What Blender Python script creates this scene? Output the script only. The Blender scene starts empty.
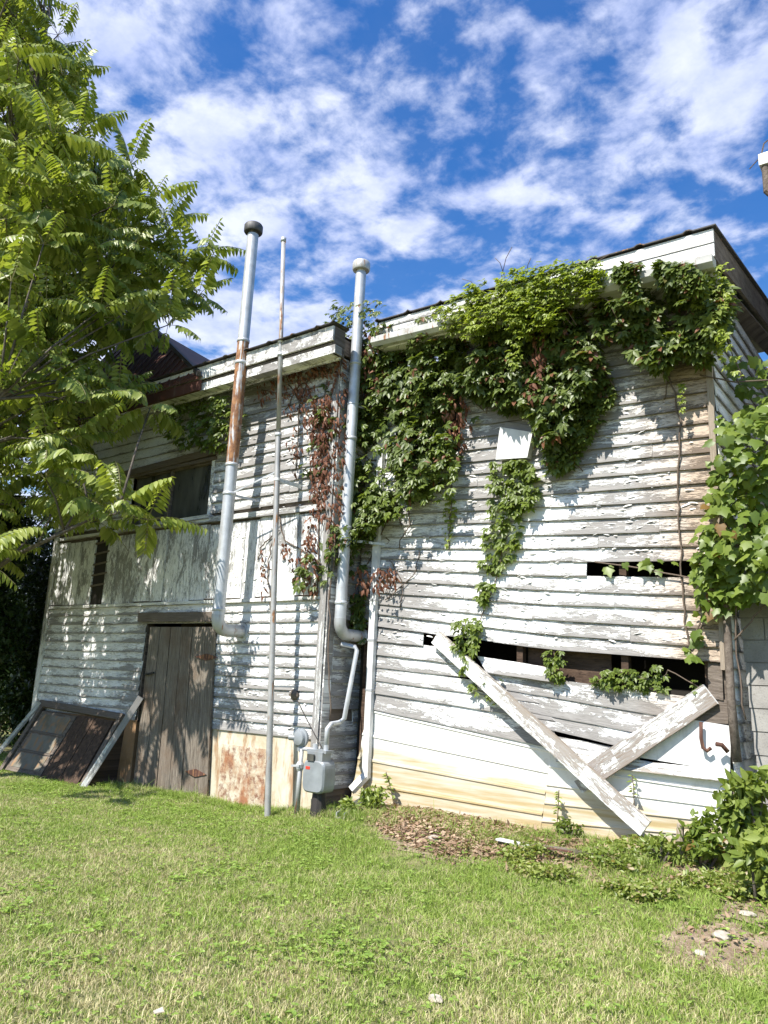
import bpy, math, random
import numpy as np
from mathutils import Vector, Matrix, noise as mnoise
R_ = random.Random(7)
rng = np.random.default_rng(7)
S = bpy.context.scene
COL = S.collection
rad = math.radians

# ------------------------------------------------------------------ camera
F_PX, CX, CY, EYE = 769.0, 384.0, 512.0, 1.5
ROT = Matrix(((0.7988160511613632, 0.09460144233705005, 0.5940904674497953),
              (0.6000113878371901, -0.1964569182951766, -0.7754940449285548),
              (0.0433503272496933, 0.9759381365443774, -0.21369488240393686)))
cam_d = bpy.data.cameras.new('camera'); cam = bpy.data.objects.new('camera', cam_d); COL.objects.link(cam)
cam_d.sensor_fit = 'VERTICAL'; cam_d.sensor_height = 24.0; cam_d.lens = 24.0*F_PX/1024.0
cam_d.clip_start = 0.05; cam_d.clip_end = 2000
cam.matrix_world = Matrix.Translation((0, 0, EYE)) @ ROT.to_4x4()
S.camera = cam

# ------------------------------------------------------------------ light
SUN_EL, SUN_AZ = rad(52), rad(-8)      # sun stands behind the camera, a little to the left of the wall's normal
w = bpy.data.worlds.new("World"); S.world = w; w.use_nodes = True
nt = w.node_tree; N = nt.nodes; N.clear()
def nn(t, **k):
    n = N.new(t)
    for a, b in k.items(): setattr(n, a, b)
    return n
sky = nn('ShaderNodeTexSky', sky_type='NISHITA', sun_disc=False)
sky.sun_elevation = SUN_EL
dirv = Vector((math.sin(SUN_AZ)*math.cos(SUN_EL), -math.cos(SUN_AZ)*math.cos(SUN_EL), math.sin(SUN_EL)))
sky.sun_rotation = math.atan2(dirv.x, dirv.y)
sky.air_density = 1.3; sky.dust_density = 0.3; sky.ozone_density = 3.0
hs = nn('ShaderNodeHueSaturation'); hs.inputs['Saturation'].default_value = 1.42; hs.inputs['Hue'].default_value = 0.512
hs.inputs['Value'].default_value = 0.95
nt.links.new(sky.outputs[0], hs.inputs['Color'])
tc = nn('ShaderNodeTexCoord'); sep = nn('ShaderNodeSeparateXYZ'); nt.links.new(tc.outputs['Generated'], sep.inputs[0])
mz = nn('ShaderNodeMath', operation='MAXIMUM'); nt.links.new(sep.outputs[2], mz.inputs[0]); mz.inputs[1].default_value = 0.03
mz2 = nn('ShaderNodeMath', operation='ADD'); nt.links.new(mz.outputs[0], mz2.inputs[0]); mz2.inputs[1].default_value = 0.12
dx = nn('ShaderNodeMath', operation='DIVIDE'); nt.links.new(sep.outputs[0], dx.inputs[0]); nt.links.new(mz2.outputs[0], dx.inputs[1])
dy = nn('ShaderNodeMath', operation='DIVIDE'); nt.links.new(sep.outputs[1], dy.inputs[0]); nt.links.new(mz2.outputs[0], dy.inputs[1])
cb = nn('ShaderNodeCombineXYZ'); nt.links.new(dx.outputs[0], cb.inputs[0]); nt.links.new(dy.outputs[0], cb.inputs[1]); cb.inputs[2].default_value = 5.2
def wnoise(scale, detail, rough, dist=0.0):
    n = nn('ShaderNodeTexNoise'); n.inputs['Scale'].default_value = scale; n.inputs['Detail'].default_value = detail
    n.inputs['Roughness'].default_value = rough; n.inputs['Distortion'].default_value = dist
    nt.links.new(cb.outputs[0], n.inputs['Vector']); return n
n1 = wnoise(9.5, 8, 0.58, 0.15); n2 = wnoise(2.3, 3, 0.5); n3 = wnoise(9.0, 5, 0.6)
def wm(op, a, b):
    m = nn('ShaderNodeMath', operation=op)
    for i, v in enumerate((a, b)):
        if isinstance(v, (int, float)): m.inputs[i].default_value = v
        else: nt.links.new(v, m.inputs[i])
    return m.outputs[0]
# denser bank of cloud towards the left (west), thinning to the right
lean = wm('MULTIPLY', sep.outputs[0], -0.30)
dens = wm('ADD', wm('ADD', wm('MULTIPLY', n1.outputs[0], 1.0), wm('MULTIPLY', n2.outputs[0], 0.70)), lean)
ramp = nn('ShaderNodeMapRange', interpolation_type='SMOOTHSTEP'); nt.links.new(dens, ramp.inputs[0])
ramp.inputs[1].default_value = 0.84; ramp.inputs[2].default_value = 1.14; ramp.inputs[3].default_value = 0.04; ramp.inputs[4].default_value = 0.9
cr = nn('ShaderNodeMapRange'); nt.links.new(n3.outputs[0], cr.inputs[0]); cr.inputs[1].default_value = 0.35; cr.inputs[2].default_value = 0.65
cc = nn('ShaderNodeMix', data_type='RGBA'); nt.links.new(cr.outputs[0], cc.inputs[0])
cc.inputs[6].default_value = (3.5, 4.0, 5.9, 1); cc.inputs[7].default_value = (5.5, 5.8, 7.0, 1)
mx = nn('ShaderNodeMix', data_type='RGBA'); nt.links.new(ramp.outputs[0], mx.inputs[0]); nt.links.new(hs.outputs[0], mx.inputs[6]); nt.links.new(cc.outputs[2], mx.inputs[7])
bg = nn('ShaderNodeBackground'); bg.inputs[1].default_value = 0.1; nt.links.new(mx.outputs[2], bg.inputs[0])
ow = nn('ShaderNodeOutputWorld'); nt.links.new(bg.outputs[0], ow.inputs[0])
sd = bpy.data.lights.new('sun', 'SUN'); sd.energy = 4.7; sd.angle = rad(0.5); sd.color = (1, 0.955, 0.88)
so = bpy.data.objects.new('sun', sd); COL.objects.link(so); so.rotation_euler = dirv.to_track_quat('Z', 'Y').to_euler(); so.location = (0, -5, 20)
S.view_settings.view_transform = 'Standard'; S.view_settings.look = 'None'; S.view_settings.gamma = 1.0
S.view_settings.use_curve_mapping = False; S.view_settings.exposure = 0.92

# ------------------------------------------------------------------ measuring helpers
def ray(px, py): return ROT @ Vector((px-CX, -(py-CY), -F_PX))
def onY(px, py, Y):
    d = ray(px, py); t = Y/d.y; return Vector((d.x*t, Y, EYE+d.z*t))
def proj(P):
    v = ROT.transposed() @ (Vector(P)-Vector((0, 0, EYE)))
    return CX+F_PX*v.x/-v.z, CY-F_PX*v.y/-v.z
def proj_np(P):
    Rn = np.array(ROT); v = (P-np.array([0, 0, EYE])) @ Rn
    return np.stack([CX+F_PX*v[:, 0]/-v[:, 2], CY-F_PX*v[:, 1]/-v[:, 2]], 1)
def inpoly(x, y, poly):
    c = False; n = len(poly); j = n-1
    for i in range(n):
        xi, yi = poly[i]; xj, yj = poly[j]
        if (yi > y) != (yj > y) and x < (xj-xi)*(y-yi)/(yj-yi)+xi: c = not c
        j = i
    return c
def sm(t): t = min(1, max(0, t)); return t*t*(3-2*t)
def gz(x, y):
    z = -0.06 + 0.02*mnoise.noise(Vector((x*.5, y*.5, 0))) + 0.010*mnoise.noise(Vector((x*2.3, y*2.3, 5)))
    z += 0.20*sm((x+6.9)/1.8)*sm((y-5.4)/1.9)
    z += 0.10*math.exp(-((x+1.55)**2+(y-5.9)**2)/0.25)
    z -= 0.05*sm((y-2.5)/3)*sm((-x-8)/4)
    return z

# ------------------------------------------------------------------ mesh helpers
class MB:
    def __init__(s): s.v = []; s.f = []; s.uv = []
    def poly(s, pts, uvs=None):
        b = len(s.v); s.v += [tuple(p) for p in pts]; s.f.append(tuple(range(b, b+len(pts))))
        s.uv += list(uvs) if uvs else [(p[0], p[2]) for p in pts]
    def hexa(s, a, b, uva=None):
        """a: 4 front points (TL,TR,BR,BL), b: 4 matching back points"""
        n = len(a)
        ua = uva or [(p[0]+p[1], p[2]) for p in a]
        s.poly(a[::-1], ua[::-1]); s.poly(b, ua)
        for i in range(n):
            j = (i+1) % n
            s.poly([a[i], a[j], b[j], b[i]], [ua[i], ua[j], ua[j], ua[i]])
    def box(s, x0, x1, y0, y1, z0, z1, uv=None):
        a = [(x0, y0, z1), (x1, y0, z1), (x1, y0, z0), (x0, y0, z0)]
        b = [(x0, y1, z1), (x1, y1, z1), (x1, y1, z0), (x0, y1, z0)]
        if uv: s.hexa(a, b, [(uv[0], 1), (uv[0]+(x1-x0), 1), (uv[0]+(x1-x0), 0), (uv[0], 0)])
        else: s.hexa(a, b)
    def bar(s, p, q, wd, th, up=(0, 0, 1)):
        p = Vector(p); q = Vector(q); d = (q-p).normalized(); u = Vector(up); n = d.cross(u).normalized(); u = n.cross(d).normalized()
        a = [p+u*wd/2-n*th/2, q+u*wd/2-n*th/2, q-u*wd/2-n*th/2, p-u*wd/2-n*th/2]
        b = [x+n*th for x in a]; L = (q-p).length; o = R_.random()*9
        s.hexa(a, b, [(o, 1), (o+L, 1), (o+L, 0), (o, 0)])
    def tube(s, pts, r, k=10, cap=True):
        pts = [Vector(p) for p in pts]; rs = r if isinstance(r, (list, tuple)) else [r]*len(pts)
        rings = []; L = 0; prev = None
        for i, p in enumerate(pts):
            t = (pts[min(i+1, len(pts)-1)]-pts[max(i-1, 0)]).normalized()
            if prev is None: u = t.orthogonal().normalized()
            else: u = (prev-t*prev.dot(t)).normalized()
            prev = u; v = t.cross(u)
            if i: L += (p-pts[i-1]).length
            b = len(s.v); rings.append(b)
            for j in range(k):
                a = 2*math.pi*j/k; s.v.append(tuple(p+(u*math.cos(a)+v*math.sin(a))*rs[i]))
            s.v_uv = None
            rings[-1] = (b, L)
        for (b0, l0), (b1, l1) in zip(rings, rings[1:]):
            for j in range(k):
                j2 = (j+1) % k
                s.f.append((b0+j, b0+j2, b1+j2, b1+j)); s.uv += [(j/k, l0), ((j+1)/k, l0), ((j+1)/k, l1), (j/k, l1)]
        if cap:
            b = rings[0][0]; s.f.append(tuple(b+j for j in range(k))[::-1]); s.uv += [(0, 0)]*k
            b = rings[-1][0]; s.f.append(tuple(b+j for j in range(k))); s.uv += [(0, 0)]*k
    def build(s, name, mat, parent=None, smooth=False):
        me = bpy.data.meshes.new(name); me.from_pydata(s.v, [], s.f)
        ul = me.uv_layers.new(name='UVMap'); ul.data.foreach_set('uv', np.array(s.uv, dtype=np.float32).ravel())
        return link(name, me, mat, parent, smooth)
def link(name, me, mat, parent=None, smooth=False):
    o = bpy.data.objects.new(name, me); COL.objects.link(o)
    if mat: me.materials.append(mat)
    if smooth: me.polygons.foreach_set('use_smooth', [True]*len(me.polygons))
    if parent:
        o.parent = parent
        pl = parent; base = Vector((0, 0, 0))
        while pl: base += pl.location; pl = pl.parent
        if base.length > 0: me.transform(Matrix.Translation(-base))
    me.update(); return o
def smooth_angle(o, ang=40):
    me = o.data; me.polygons.foreach_set('use_smooth', [True]*len(me.polygons))
    try: me.set_sharp_from_angle(angle=rad(ang))
    except Exception: pass
    return o
def empty(name, loc, label, cat, group=None):
    o = bpy.data.objects.new(name, None); COL.objects.link(o); o.location = loc; o.empty_display_size = 0.2
    return tag(o, label, cat, group)
def tag(o, label, cat, group=None):
    o['label'] = label; o['category'] = cat
    if group: o['group'] = group
    return o
def struct(o, kind='structure'): o['kind'] = kind; return o
def np_mesh(name, V, Fc, nper, mat, parent=None, smooth=False):
    me = bpy.data.meshes.new(name); nf = len(Fc)//nper
    me.vertices.add(len(V)); me.vertices.foreach_set('co', V.astype(np.float32).ravel())
    me.loops.add(len(Fc)); me.loops.foreach_set('vertex_index', Fc.astype(np.int32))
    me.polygons.add(nf); me.polygons.foreach_set('loop_start', np.arange(0, len(Fc), nper, dtype=np.int32))
    me.polygons.foreach_set('loop_total', np.full(nf, nper, dtype=np.int32))
    me.update(calc_edges=True); me.validate()
    return link(name, me, mat, parent, smooth)

# ------------------------------------------------------------------ materials
class Mat:
    def __init__(s, name, rough=0.7, spec=0.3, metal=0.0):
        s.m = bpy.data.materials.new(name); s.m.use_nodes = True; s.nt = s.m.node_tree
        s.b = s.nt.nodes['Principled BSDF']; s.b.inputs['Roughness'].default_value = rough
        s.b.inputs['Metallic'].default_value = metal; s.b.inputs['Specular IOR Level'].default_value = spec
        s.out = s.nt.nodes['Material Output']
        s.h = None
    def n(s, t, **k):
        n = s.nt.nodes.new(t)
        for a, b in k.items(): setattr(n, a, b)
        return n
    def l(s, a, b): s.nt.links.new(a, b)
    def coord(s, kind='Object', scale=(1, 1, 1), loc=(0, 0, 0)):
        m = s.n('ShaderNodeMapping')
        if kind == 'Object': s.l(s.n('ShaderNodeNewGeometry').outputs['Position'], m.inputs[0])
        else: s.l(s.n('ShaderNodeTexCoord').outputs[kind], m.inputs[0])
        m.inputs['Scale'].default_value = scale; m.inputs['Location'].default_value = loc; return m.outputs[0]
    def noise(s, vec, scale=1, detail=4, rough=0.55, dist=0):
        n = s.n('ShaderNodeTexNoise'); s.l(vec, n.inputs['Vector']); n.inputs['Scale'].default_value = scale
        n.inputs['Detail'].default_value = detail; n.inputs['Roughness'].default_value = rough; n.inputs['Distortion'].default_value = dist
        return n.outputs[0]
    def mr(s, v, a, b, c=0, d=1):
        n = s.n('ShaderNodeMapRange'); s.l(v, n.inputs[0])
        for i, x in enumerate((a, b, c, d)): n.inputs[i+1].default_value = x
        return n.outputs[0]
    def math(s, op, a, b=0):
        n = s.n('ShaderNodeMath', operation=op)
        for i, v in enumerate((a, b)):
            if isinstance(v, (int, float)): n.inputs[i].default_value = v
            else: s.l(v, n.inputs[i])
        return n.outputs[0]
    def mix(s, f, a, b):
        n = s.n('ShaderNodeMix', data_type='RGBA')
        if isinstance(f, (int, float)): n.inputs[0].default_value = f
        else: s.l(f, n.inputs[0])
        for i, v in ((6, a), (7, b)):
            if isinstance(v, tuple): n.inputs[i].default_value = (*v, 1)
            else: s.l(v, n.inputs[i])
        return n.outputs[2]
    def color(s, c):
        if isinstance(c, tuple): s.b.inputs['Base Color'].default_value = (*c, 1)
        else: s.l(c, s.b.inputs['Base Color'])
        return s
    def bump(s, h, strength=0.5, dist=0.01):
        n = s.n('ShaderNodeBump'); n.inputs['Strength'].default_value = strength; n.inputs['Distance'].default_value = dist
        s.l(h, n.inputs['Height']); s.l(n.outputs[0], s.b.inputs['Normal']); return s
    def island(s):
        return s.n('ShaderNodeNewGeometry').outputs['Random Per Island']
    def xyz(s, vec):
        n = s.n('ShaderNodeSeparateXYZ'); s.l(vec, n.inputs[0]); return n.outputs

def paint_mat(name, thr=0.5, edge=0.18, paint=(0.80, 0.80, 0.77), wood=(0.20, 0.19, 0.178), wood2=(0.36, 0.345, 0.33), vertical=False, dirt=0.25, stain=None, sliv=0.85):
    """peeling white paint over weathered wood; UV u = metres along the board, v = 0..1 across it"""
    m = Mat(name, 0.75, 0.25)
    uv = m.coord('UV', (1, 1, 1)); x = m.xyz(uv)
    obj = m.coord('Object')
    isl = m.island()
    cbn = m.n('ShaderNodeCombineXYZ'); m.l(m.math('MULTIPLY', x[0], 1.6), cbn.inputs[0])
    m.l(m.math('MULTIPLY', x[1], 1.25), cbn.inputs[1]); m.l(m.math('MULTIPLY', isl, 37.0), cbn.inputs[2])
    big = m.noise(cbn.outputs[0], 1.5, 8, 0.72, 0.35)
    cb2 = m.n('ShaderNodeCombineXYZ'); m.l(m.math('MULTIPLY', x[0], 7), cb2.inputs[0]); m.l(m.math('MULTIPLY', x[1], 6), cb2.inputs[1]); m.l(m.math('MULTIPLY', isl, 11.0), cb2.inputs[2])
    fine = m.noise(cb2.outputs[0], 2.2, 6, 0.7, 0.6)
    zone = m.noise(obj, 0.55, 3, 0.5)
    e = m.mr(x[1], 0.0, 0.35, edge, 0.0)
    v = m.math('ADD', m.math('ADD', m.math('MULTIPLY', big, 0.72), m.math('MULTIPLY', fine, 0.28)), e)
    v = m.math('ADD', v, m.math('MULTIPLY', m.math('SUBTRACT', zone, 0.5), 0.65))
    mask = m.mr(v, thr+0.06, thr+0.075, 0, 1)
    cb3 = m.n('ShaderNodeCombineXYZ'); m.l(m.math('MULTIPLY', x[0], 2.5), cb3.inputs[0]); m.l(m.math('MULTIPLY', x[1], 9), cb3.inputs[1]); m.l(isl, cb3.inputs[2])
    grain = m.noise(cb3.outputs[0], 3.0, 5, 0.65, 0.3)
    wc = m.mix(m.mr(grain, 0.35, 0.68), wood, wood2)
    pz = m.noise(obj, 2.2, 5, 0.6)
    pdirt = tuple(c*k for c, k in zip(paint, (0.80, 0.77, 0.70)))
    pc = m.mix(m.mr(pz, 0.45, 0.8, 0, dirt*2), paint, pdirt)
    pc = m.mix(m.math('MULTIPLY', m.mr(isl, 0.0, 1.0), 0.3), pc, tuple(c*0.86 for c in paint))
    # hairline cracks in the paint
    vor = m.n('ShaderNodeTexVoronoi', feature='DISTANCE_TO_EDGE'); cb4 = m.n('ShaderNodeCombineXYZ')
    m.l(m.math('ADD', m.math('MULTIPLY', x[0], 9), m.math('MULTIPLY', fine, 1.5)), cb4.inputs[0]); m.l(m.math('MULTIPLY', x[1], 3.2), cb4.inputs[1]); m.l(m.math('MULTIPLY', isl, 53), cb4.inputs[2])
    m.l(cb4.outputs[0], vor.inputs['Vector']); vor.inputs['Scale'].default_value = 1.0
    crack = m.math('MULTIPLY', m.mr(vor.outputs[0], 0.012, 0.035, 1, 0), m.mr(pz, 0.42, 0.56))
    pc = m.mix(m.math('MULTIPLY', crack, 0.6), pc, wood)
    cb5 = m.n('ShaderNodeCombineXYZ'); m.l(m.math('MULTIPLY', x[0], 2.2), cb5.inputs[0]); m.l(m.math('MULTIPLY', x[1], 5.5), cb5.inputs[1]); m.l(m.math('MULTIPLY', isl, 71), cb5.inputs[2])
    sliver = m.noise(cb5.outputs[0], 4.0, 7, 0.78, 0.8)
    sl = m.mr(m.math('ADD', sliver, m.math('MULTIPLY', m.math('SUBTRACT', v, thr), 0.55)), 0.535, 0.555)
    mask = m.math('MAXIMUM', mask, m.math('MULTIPLY', sl, sliv))
    col = m.mix(mask, pc, wc)
    low = m.mr(x[1], 0.0, 0.08, 0.6, 0.0)  # seam shade painted along each board's underside and lower edge
    col = m.mix(low, col, wood)
    if stain:
        zz = m.xyz(obj)
        s1 = m.mr(m.math('ADD', zz[stain[0]], m.math('MULTIPLY', pz, stain[4])), stain[1], stain[2], 0, 1)
        mulc = m.n('ShaderNodeMix', data_type='RGBA', blend_type='MULTIPLY'); m.l(s1, mulc.inputs[0]); m.l(col, mulc.inputs[6]); mulc.inputs[7].default_value = (*stain[3], 1)
        col = mulc.outputs[2]
    m.color(col)
    h = m.math('ADD', m.math('MULTIPLY', m.math('SUBTRACT', 1.0, mask), 0.55), m.math('ADD', m.math('MULTIPLY', grain, 0.35), m.math('MULTIPLY', fine, 0.35)))
    m.bump(h, 0.9, 0.006)
    return m.m
M = {}
M['siding'] = paint_mat('siding_paint', 0.478, 0.11, paint=(0.82, 0.82, 0.80), stain=(0, -2.35, -1.75, (0.60, 0.48, 0.38), 0.5))
M['siding_left'] = paint_mat('siding_paint_left', 0.545, 0.18, paint=(0.83, 0.83, 0.81), dirt=0.3)
M['siding_bad'] = paint_mat('siding_paint_worn', 0.46, 0.2)
M['panel'] = paint_mat('panel_paint', 0.52, 0.05, paint=(0.82, 0.825, 0.815), wood=(0.20, 0.20, 0.19))
M['trim'] = paint_mat('trim_paint', 0.55, 0.1)
M['fascia'] = paint_mat('fascia_paint', 0.555, 0.05, sliv=0.6, paint=(0.80, 0.80, 0.78), dirt=0.5)
M['brace'] = paint_mat('brace_paint', 0.50, 0.06, wood=(0.27, 0.22, 0.17))

def wood_mat(name, a, b, c=None, along=1, sc=1.0):
    m = Mat(name, 0.85, 0.2); uv = m.coord('UV', (1.5*sc, 7*sc, 1)); isl = m.island(); obj = m.coord('Object')
    ad = m.n('ShaderNodeVectorMath', operation='ADD'); m.l(uv, ad.inputs[0]); cbn = m.n('ShaderNodeCombineXYZ'); m.l(m.math('MULTIPLY', isl, 31), cbn.inputs[2]); m.l(cbn.outputs[0], ad.inputs[1])
    g = m.noise(ad.outputs[0], 2.5, 7, 0.7, 0.4); g2 = m.noise(ad.outputs[0], 9, 4, 0.6)
    col = m.mix(m.mr(g, 0.35, 0.68), a, b)
    if c: col = m.mix(m.math('MULTIPLY', m.mr(m.noise(obj, 1.7, 4, 0.6), 0.45, 0.7), 0.8), col, c)
    col = m.mix(m.math('MULTIPLY', m.mr(g2, 0.58, 0.66), 0.75), col, tuple(x*0.35 for x in a))
    col = m.mix(m.math('MULTIPLY', isl, 0.3), col, tuple(x*0.6 for x in b))
    m.color(col); m.bump(m.math('ADD', g, m.math('MULTIPLY', g2, 0.6)), 0.8, 0.008); return m.m
M['door_wood'] = wood_mat('door_wood', (0.06, 0.046, 0.035), (0.34, 0.295, 0.24), (0.14, 0.085, 0.05))
M['old_wood'] = wood_mat('old_wood', (0.09, 0.07, 0.055), (0.24, 0.20, 0.165))
M['pale_wood'] = wood_mat('pale_wood', (0.28, 0.22, 0.16), (0.48, 0.41, 0.33))
M['brown_board'] = wood_mat('brown_board', (0.04, 0.026, 0.018), (0.13, 0.085, 0.06))
M['bark'] = wood_mat('bark', (0.08, 0.065, 0.05), (0.19, 0.165, 0.14))
M['vine_wood'] = wood_mat('vine_wood', (0.10, 0.07, 0.05), (0.24, 0.19, 0.15), sc=3)

def metal_mat(name, base=(0.50, 0.52, 0.53), rust=0.0, rough=0.48, metal=0.35, rustz=None, streak=True):
    m = Mat(name, rough, 0.5, metal); obj = m.coord('Object'); st = m.coord('Object', (9, 9, 0.9))
    a = m.noise(obj, 5, 5, 0.6); b = m.noise(st, 2.4, 6, 0.65, 0.3)
    col = m.mix(m.mr(a, 0.35, 0.7), base, tuple(x*0.68 for x in base))
    col = m.mix(m.math('MULTIPLY', m.mr(b, 0.56, 0.7), 0.45), col, (0.24, 0.22, 0.19))
    if rust:
        rm = m.mr(m.math('ADD', b, m.math('MULTIPLY', a, 0.3)), 0.80-rust, 0.86-rust)
        rc = m.mix(m.mr(m.noise(obj, 16, 4, 0.6), 0.4, 0.62), (0.34, 0.17, 0.075), (0.17, 0.08, 0.045))
        col = m.mix(rm, col, rc); m.l(m.math('MULTIPLY', m.math('SUBTRACT', 1.0, rm), metal), m.b.inputs['Metallic'])
        m.l(m.mr(rm, 0, 1, rough, 0.9), m.b.inputs['Roughness'])
    m.color(col); m.bump(m.math('ADD', a, b), 0.25, 0.003); return m.m
M['galv'] = metal_mat('galvanised_steel', (0.60, 0.62, 0.64))
M['galv_rusty'] = metal_mat('rusty_steel', (0.56, 0.56, 0.55), rust=0.235)
M['galv_spots'] = metal_mat('spotted_steel', (0.50, 0.51, 0.51), rust=0.05)
M['pole'] = metal_mat('pole_steel', (0.46, 0.45, 0.43), rust=0.07)
M['cap_dark'] = metal_mat('dark_cap', (0.10, 0.10, 0.10), rough=0.6, metal=0.3)
M['cap_light'] = metal_mat('light_cap', (0.60, 0.59, 0.56), rust=0.03)
M['rust'] = metal_mat('rust', (0.11, 0.05, 0.035), rust=0.1, rough=0.85, metal=0.2)
M['meter'] = metal_mat('meter_paint', (0.30, 0.325, 0.34), rough=0.5, metal=0.15)
M['black'] = metal_mat('black_iron', (0.035, 0.03, 0.028), rough=0.7, metal=0.1)
M['white_metal'] = metal_mat('white_metal', (0.82, 0.82, 0.80), rough=0.45, metal=0.0)
M['roof_metal'] = metal_mat('roof_sheet', (0.07, 0.065, 0.065), rust=0.04, rough=0.7, metal=0.2)
M['brown_roof'] = metal_mat('brown_roof_sheet', (0.12, 0.045, 0.03), rough=0.65, metal=0.15)

def low_metal():
    m = Mat('white_metal_siding', 0.5, 0.35); obj = m.coord('Object'); z = m.xyz(obj)
    a = m.noise(m.coord('Object', (0.8, 1, 5)), 1.6, 5, 0.6); b = m.noise(obj, 6, 5, 0.65)
    s = m.mr(m.math('ADD', z[2], m.math('ADD', m.math('MULTIPLY', z[0], 0.09), m.math('MULTIPLY', m.math('SUBTRACT', a, 0.5), 0.22))), 0.27, 0.17, 0, 1)
    c = m.mix(m.math('MULTIPLY', m.math('MULTIPLY', s, 0.95), m.mr(m.noise(m.coord('Object', (.5, 1, 9)), 2.0, 4, .6), .36, .62, .5, 1)), (0.82, 0.81, 0.76), (0.42, 0.32, 0.15))
    c = m.mix(m.math('MULTIPLY', m.mr(b, 0.56, 0.75), 0.45), c, (0.42, 0.36, 0.26))
    m.color(c); m.bump(b, 0.15, 0.004); return m.m
M['low_metal'] = low_metal()
def plaster(name, base, rustm=False):
    m = Mat(name, 0.9, 0.15); obj = m.coord('Object'); st = m.coord('Object', (5, 5, 0.8))
    a = m.noise(obj, 3, 6, 0.65, 0.3); b = m.noise(st, 1.6, 6, 0.7, 0.4)
    c = m.mix(m.mr(a, 0.4, 0.65), base, tuple(x*k for x, k in zip(base, (0.72, 0.66, 0.55))))
    if rustm:
        c = m.mix(m.mr(m.math('ADD', m.math('MULTIPLY', a, .6), m.math('MULTIPLY', b, .4)), 0.45, 0.58), c, (0.32, 0.15, 0.08)); c = m.mix(m.math('MULTIPLY', m.mr(m.noise(obj, 14, 6, 0.75), 0.50, 0.62), .8), c, (0.17, 0.07, 0.045))
    else:
        c = m.mix(m.math('MULTIPLY', m.mr(b, 0.50, 0.62), 0.85), c, (0.32, 0.18, 0.09))
    m.color(c); m.bump(m.math('ADD', a, b), 0.4, 0.01); return m.m
M['plaster'] = plaster('lime_plaster', (0.60, 0.56, 0.45)); M['rust_patch'] = plaster('rusted_sheet', (0.58, 0.53, 0.42), True)
M['brown_plaster'] = plaster('stained_plaster', (0.30, 0.19, 0.11))
def block_mat():
    m = Mat('concrete_block', 0.9, 0.2); obj = m.coord('Object'); a = m.noise(obj, 3, 5, 0.6); b = m.noise(obj, 60, 3, 0.7)
    c = m.mix(m.mr(a, 0.35, 0.7), (0.36, 0.345, 0.32), (0.22, 0.205, 0.19)); c = m.mix(m.math('MULTIPLY', m.mr(b, 0.55, 0.68), 0.5), c, (0.14, 0.13, 0.12))
    m.color(c); m.bump(b, 0.5, 0.006); return m.m
M['block'] = block_mat()
M['mortar'] = Mat('mortar', 0.95).color((0.24, 0.23, 0.21)).m
M['dark'] = Mat('dark_interior', 0.95).color((0.03, 0.026, 0.022)).m  # near-black colour stands in for the shade behind gaps
def glass_mat():
    m = Mat('dirty_glass', 0.22, 0.5); a = m.noise(m.coord('Object', (3, 3, 0.7)), 2, 5, 0.6)
    m.color(m.mix(m.mr(a, 0.35, 0.7), (0.025, 0.028, 0.025), (0.12, 0.115, 0.10))); m.l(m.mr(a, 0.3, 0.7, 0.15, 0.6), m.b.inputs['Roughness']); return m.m
M['glass'] = glass_mat()
M['hatch_panel'] = plaster('dirty_shaded_panel', (0.20, 0.19, 0.16))  # base darkened to put the tree's shade into the blotchy panel colour
M['stone'] = plaster('pale_stone', (0.42, 0.37, 0.30)); sm_ = Mat('pale_stone', .9); sm_.color(sm_.mix(sm_.mr(sm_.noise(sm_.coord('Object'), 12, 5, .6), .4, .6), (0.30, 0.26, 0.21), (0.48, 0.43, 0.36))); M['stone'] = sm_.m
M['red'] = Mat('red_print', 0.5).color((0.6, 0.05, 0.03)).m
M['white'] = Mat('white_plastic', 0.4, 0.4).color((0.82, 0.82, 0.80)).m

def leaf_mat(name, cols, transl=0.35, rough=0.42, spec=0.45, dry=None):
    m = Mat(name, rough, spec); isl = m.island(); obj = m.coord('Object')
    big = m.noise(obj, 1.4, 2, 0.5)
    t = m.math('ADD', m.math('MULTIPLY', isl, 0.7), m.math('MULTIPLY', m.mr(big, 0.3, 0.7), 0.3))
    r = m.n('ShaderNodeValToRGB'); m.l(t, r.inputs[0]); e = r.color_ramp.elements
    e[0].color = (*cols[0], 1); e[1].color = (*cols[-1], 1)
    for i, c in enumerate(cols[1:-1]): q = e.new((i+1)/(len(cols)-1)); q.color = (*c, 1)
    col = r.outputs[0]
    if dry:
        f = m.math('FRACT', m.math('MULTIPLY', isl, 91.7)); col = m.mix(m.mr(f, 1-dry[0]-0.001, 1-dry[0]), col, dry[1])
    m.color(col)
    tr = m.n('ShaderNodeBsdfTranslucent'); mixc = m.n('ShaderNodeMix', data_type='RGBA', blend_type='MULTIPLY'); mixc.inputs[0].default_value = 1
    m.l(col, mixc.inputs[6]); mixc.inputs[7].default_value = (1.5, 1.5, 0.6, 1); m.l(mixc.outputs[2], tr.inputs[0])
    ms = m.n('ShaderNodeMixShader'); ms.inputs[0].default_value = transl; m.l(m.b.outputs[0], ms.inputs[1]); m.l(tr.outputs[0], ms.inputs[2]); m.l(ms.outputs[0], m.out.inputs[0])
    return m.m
M['ail'] = leaf_mat('compound_leaf', [(0.10, 0.145, 0.02), (0.22, 0.275, 0.05), (0.40, 0.44, 0.14)], 0.36)
M['creeper'] = leaf_mat('creeper_leaf', [(0.055, 0.085, 0.018), (0.105, 0.145, 0.03), (0.175, 0.22, 0.05)], 0.32, dry=(0.04, (0.20, 0.09, 0.05)))
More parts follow.
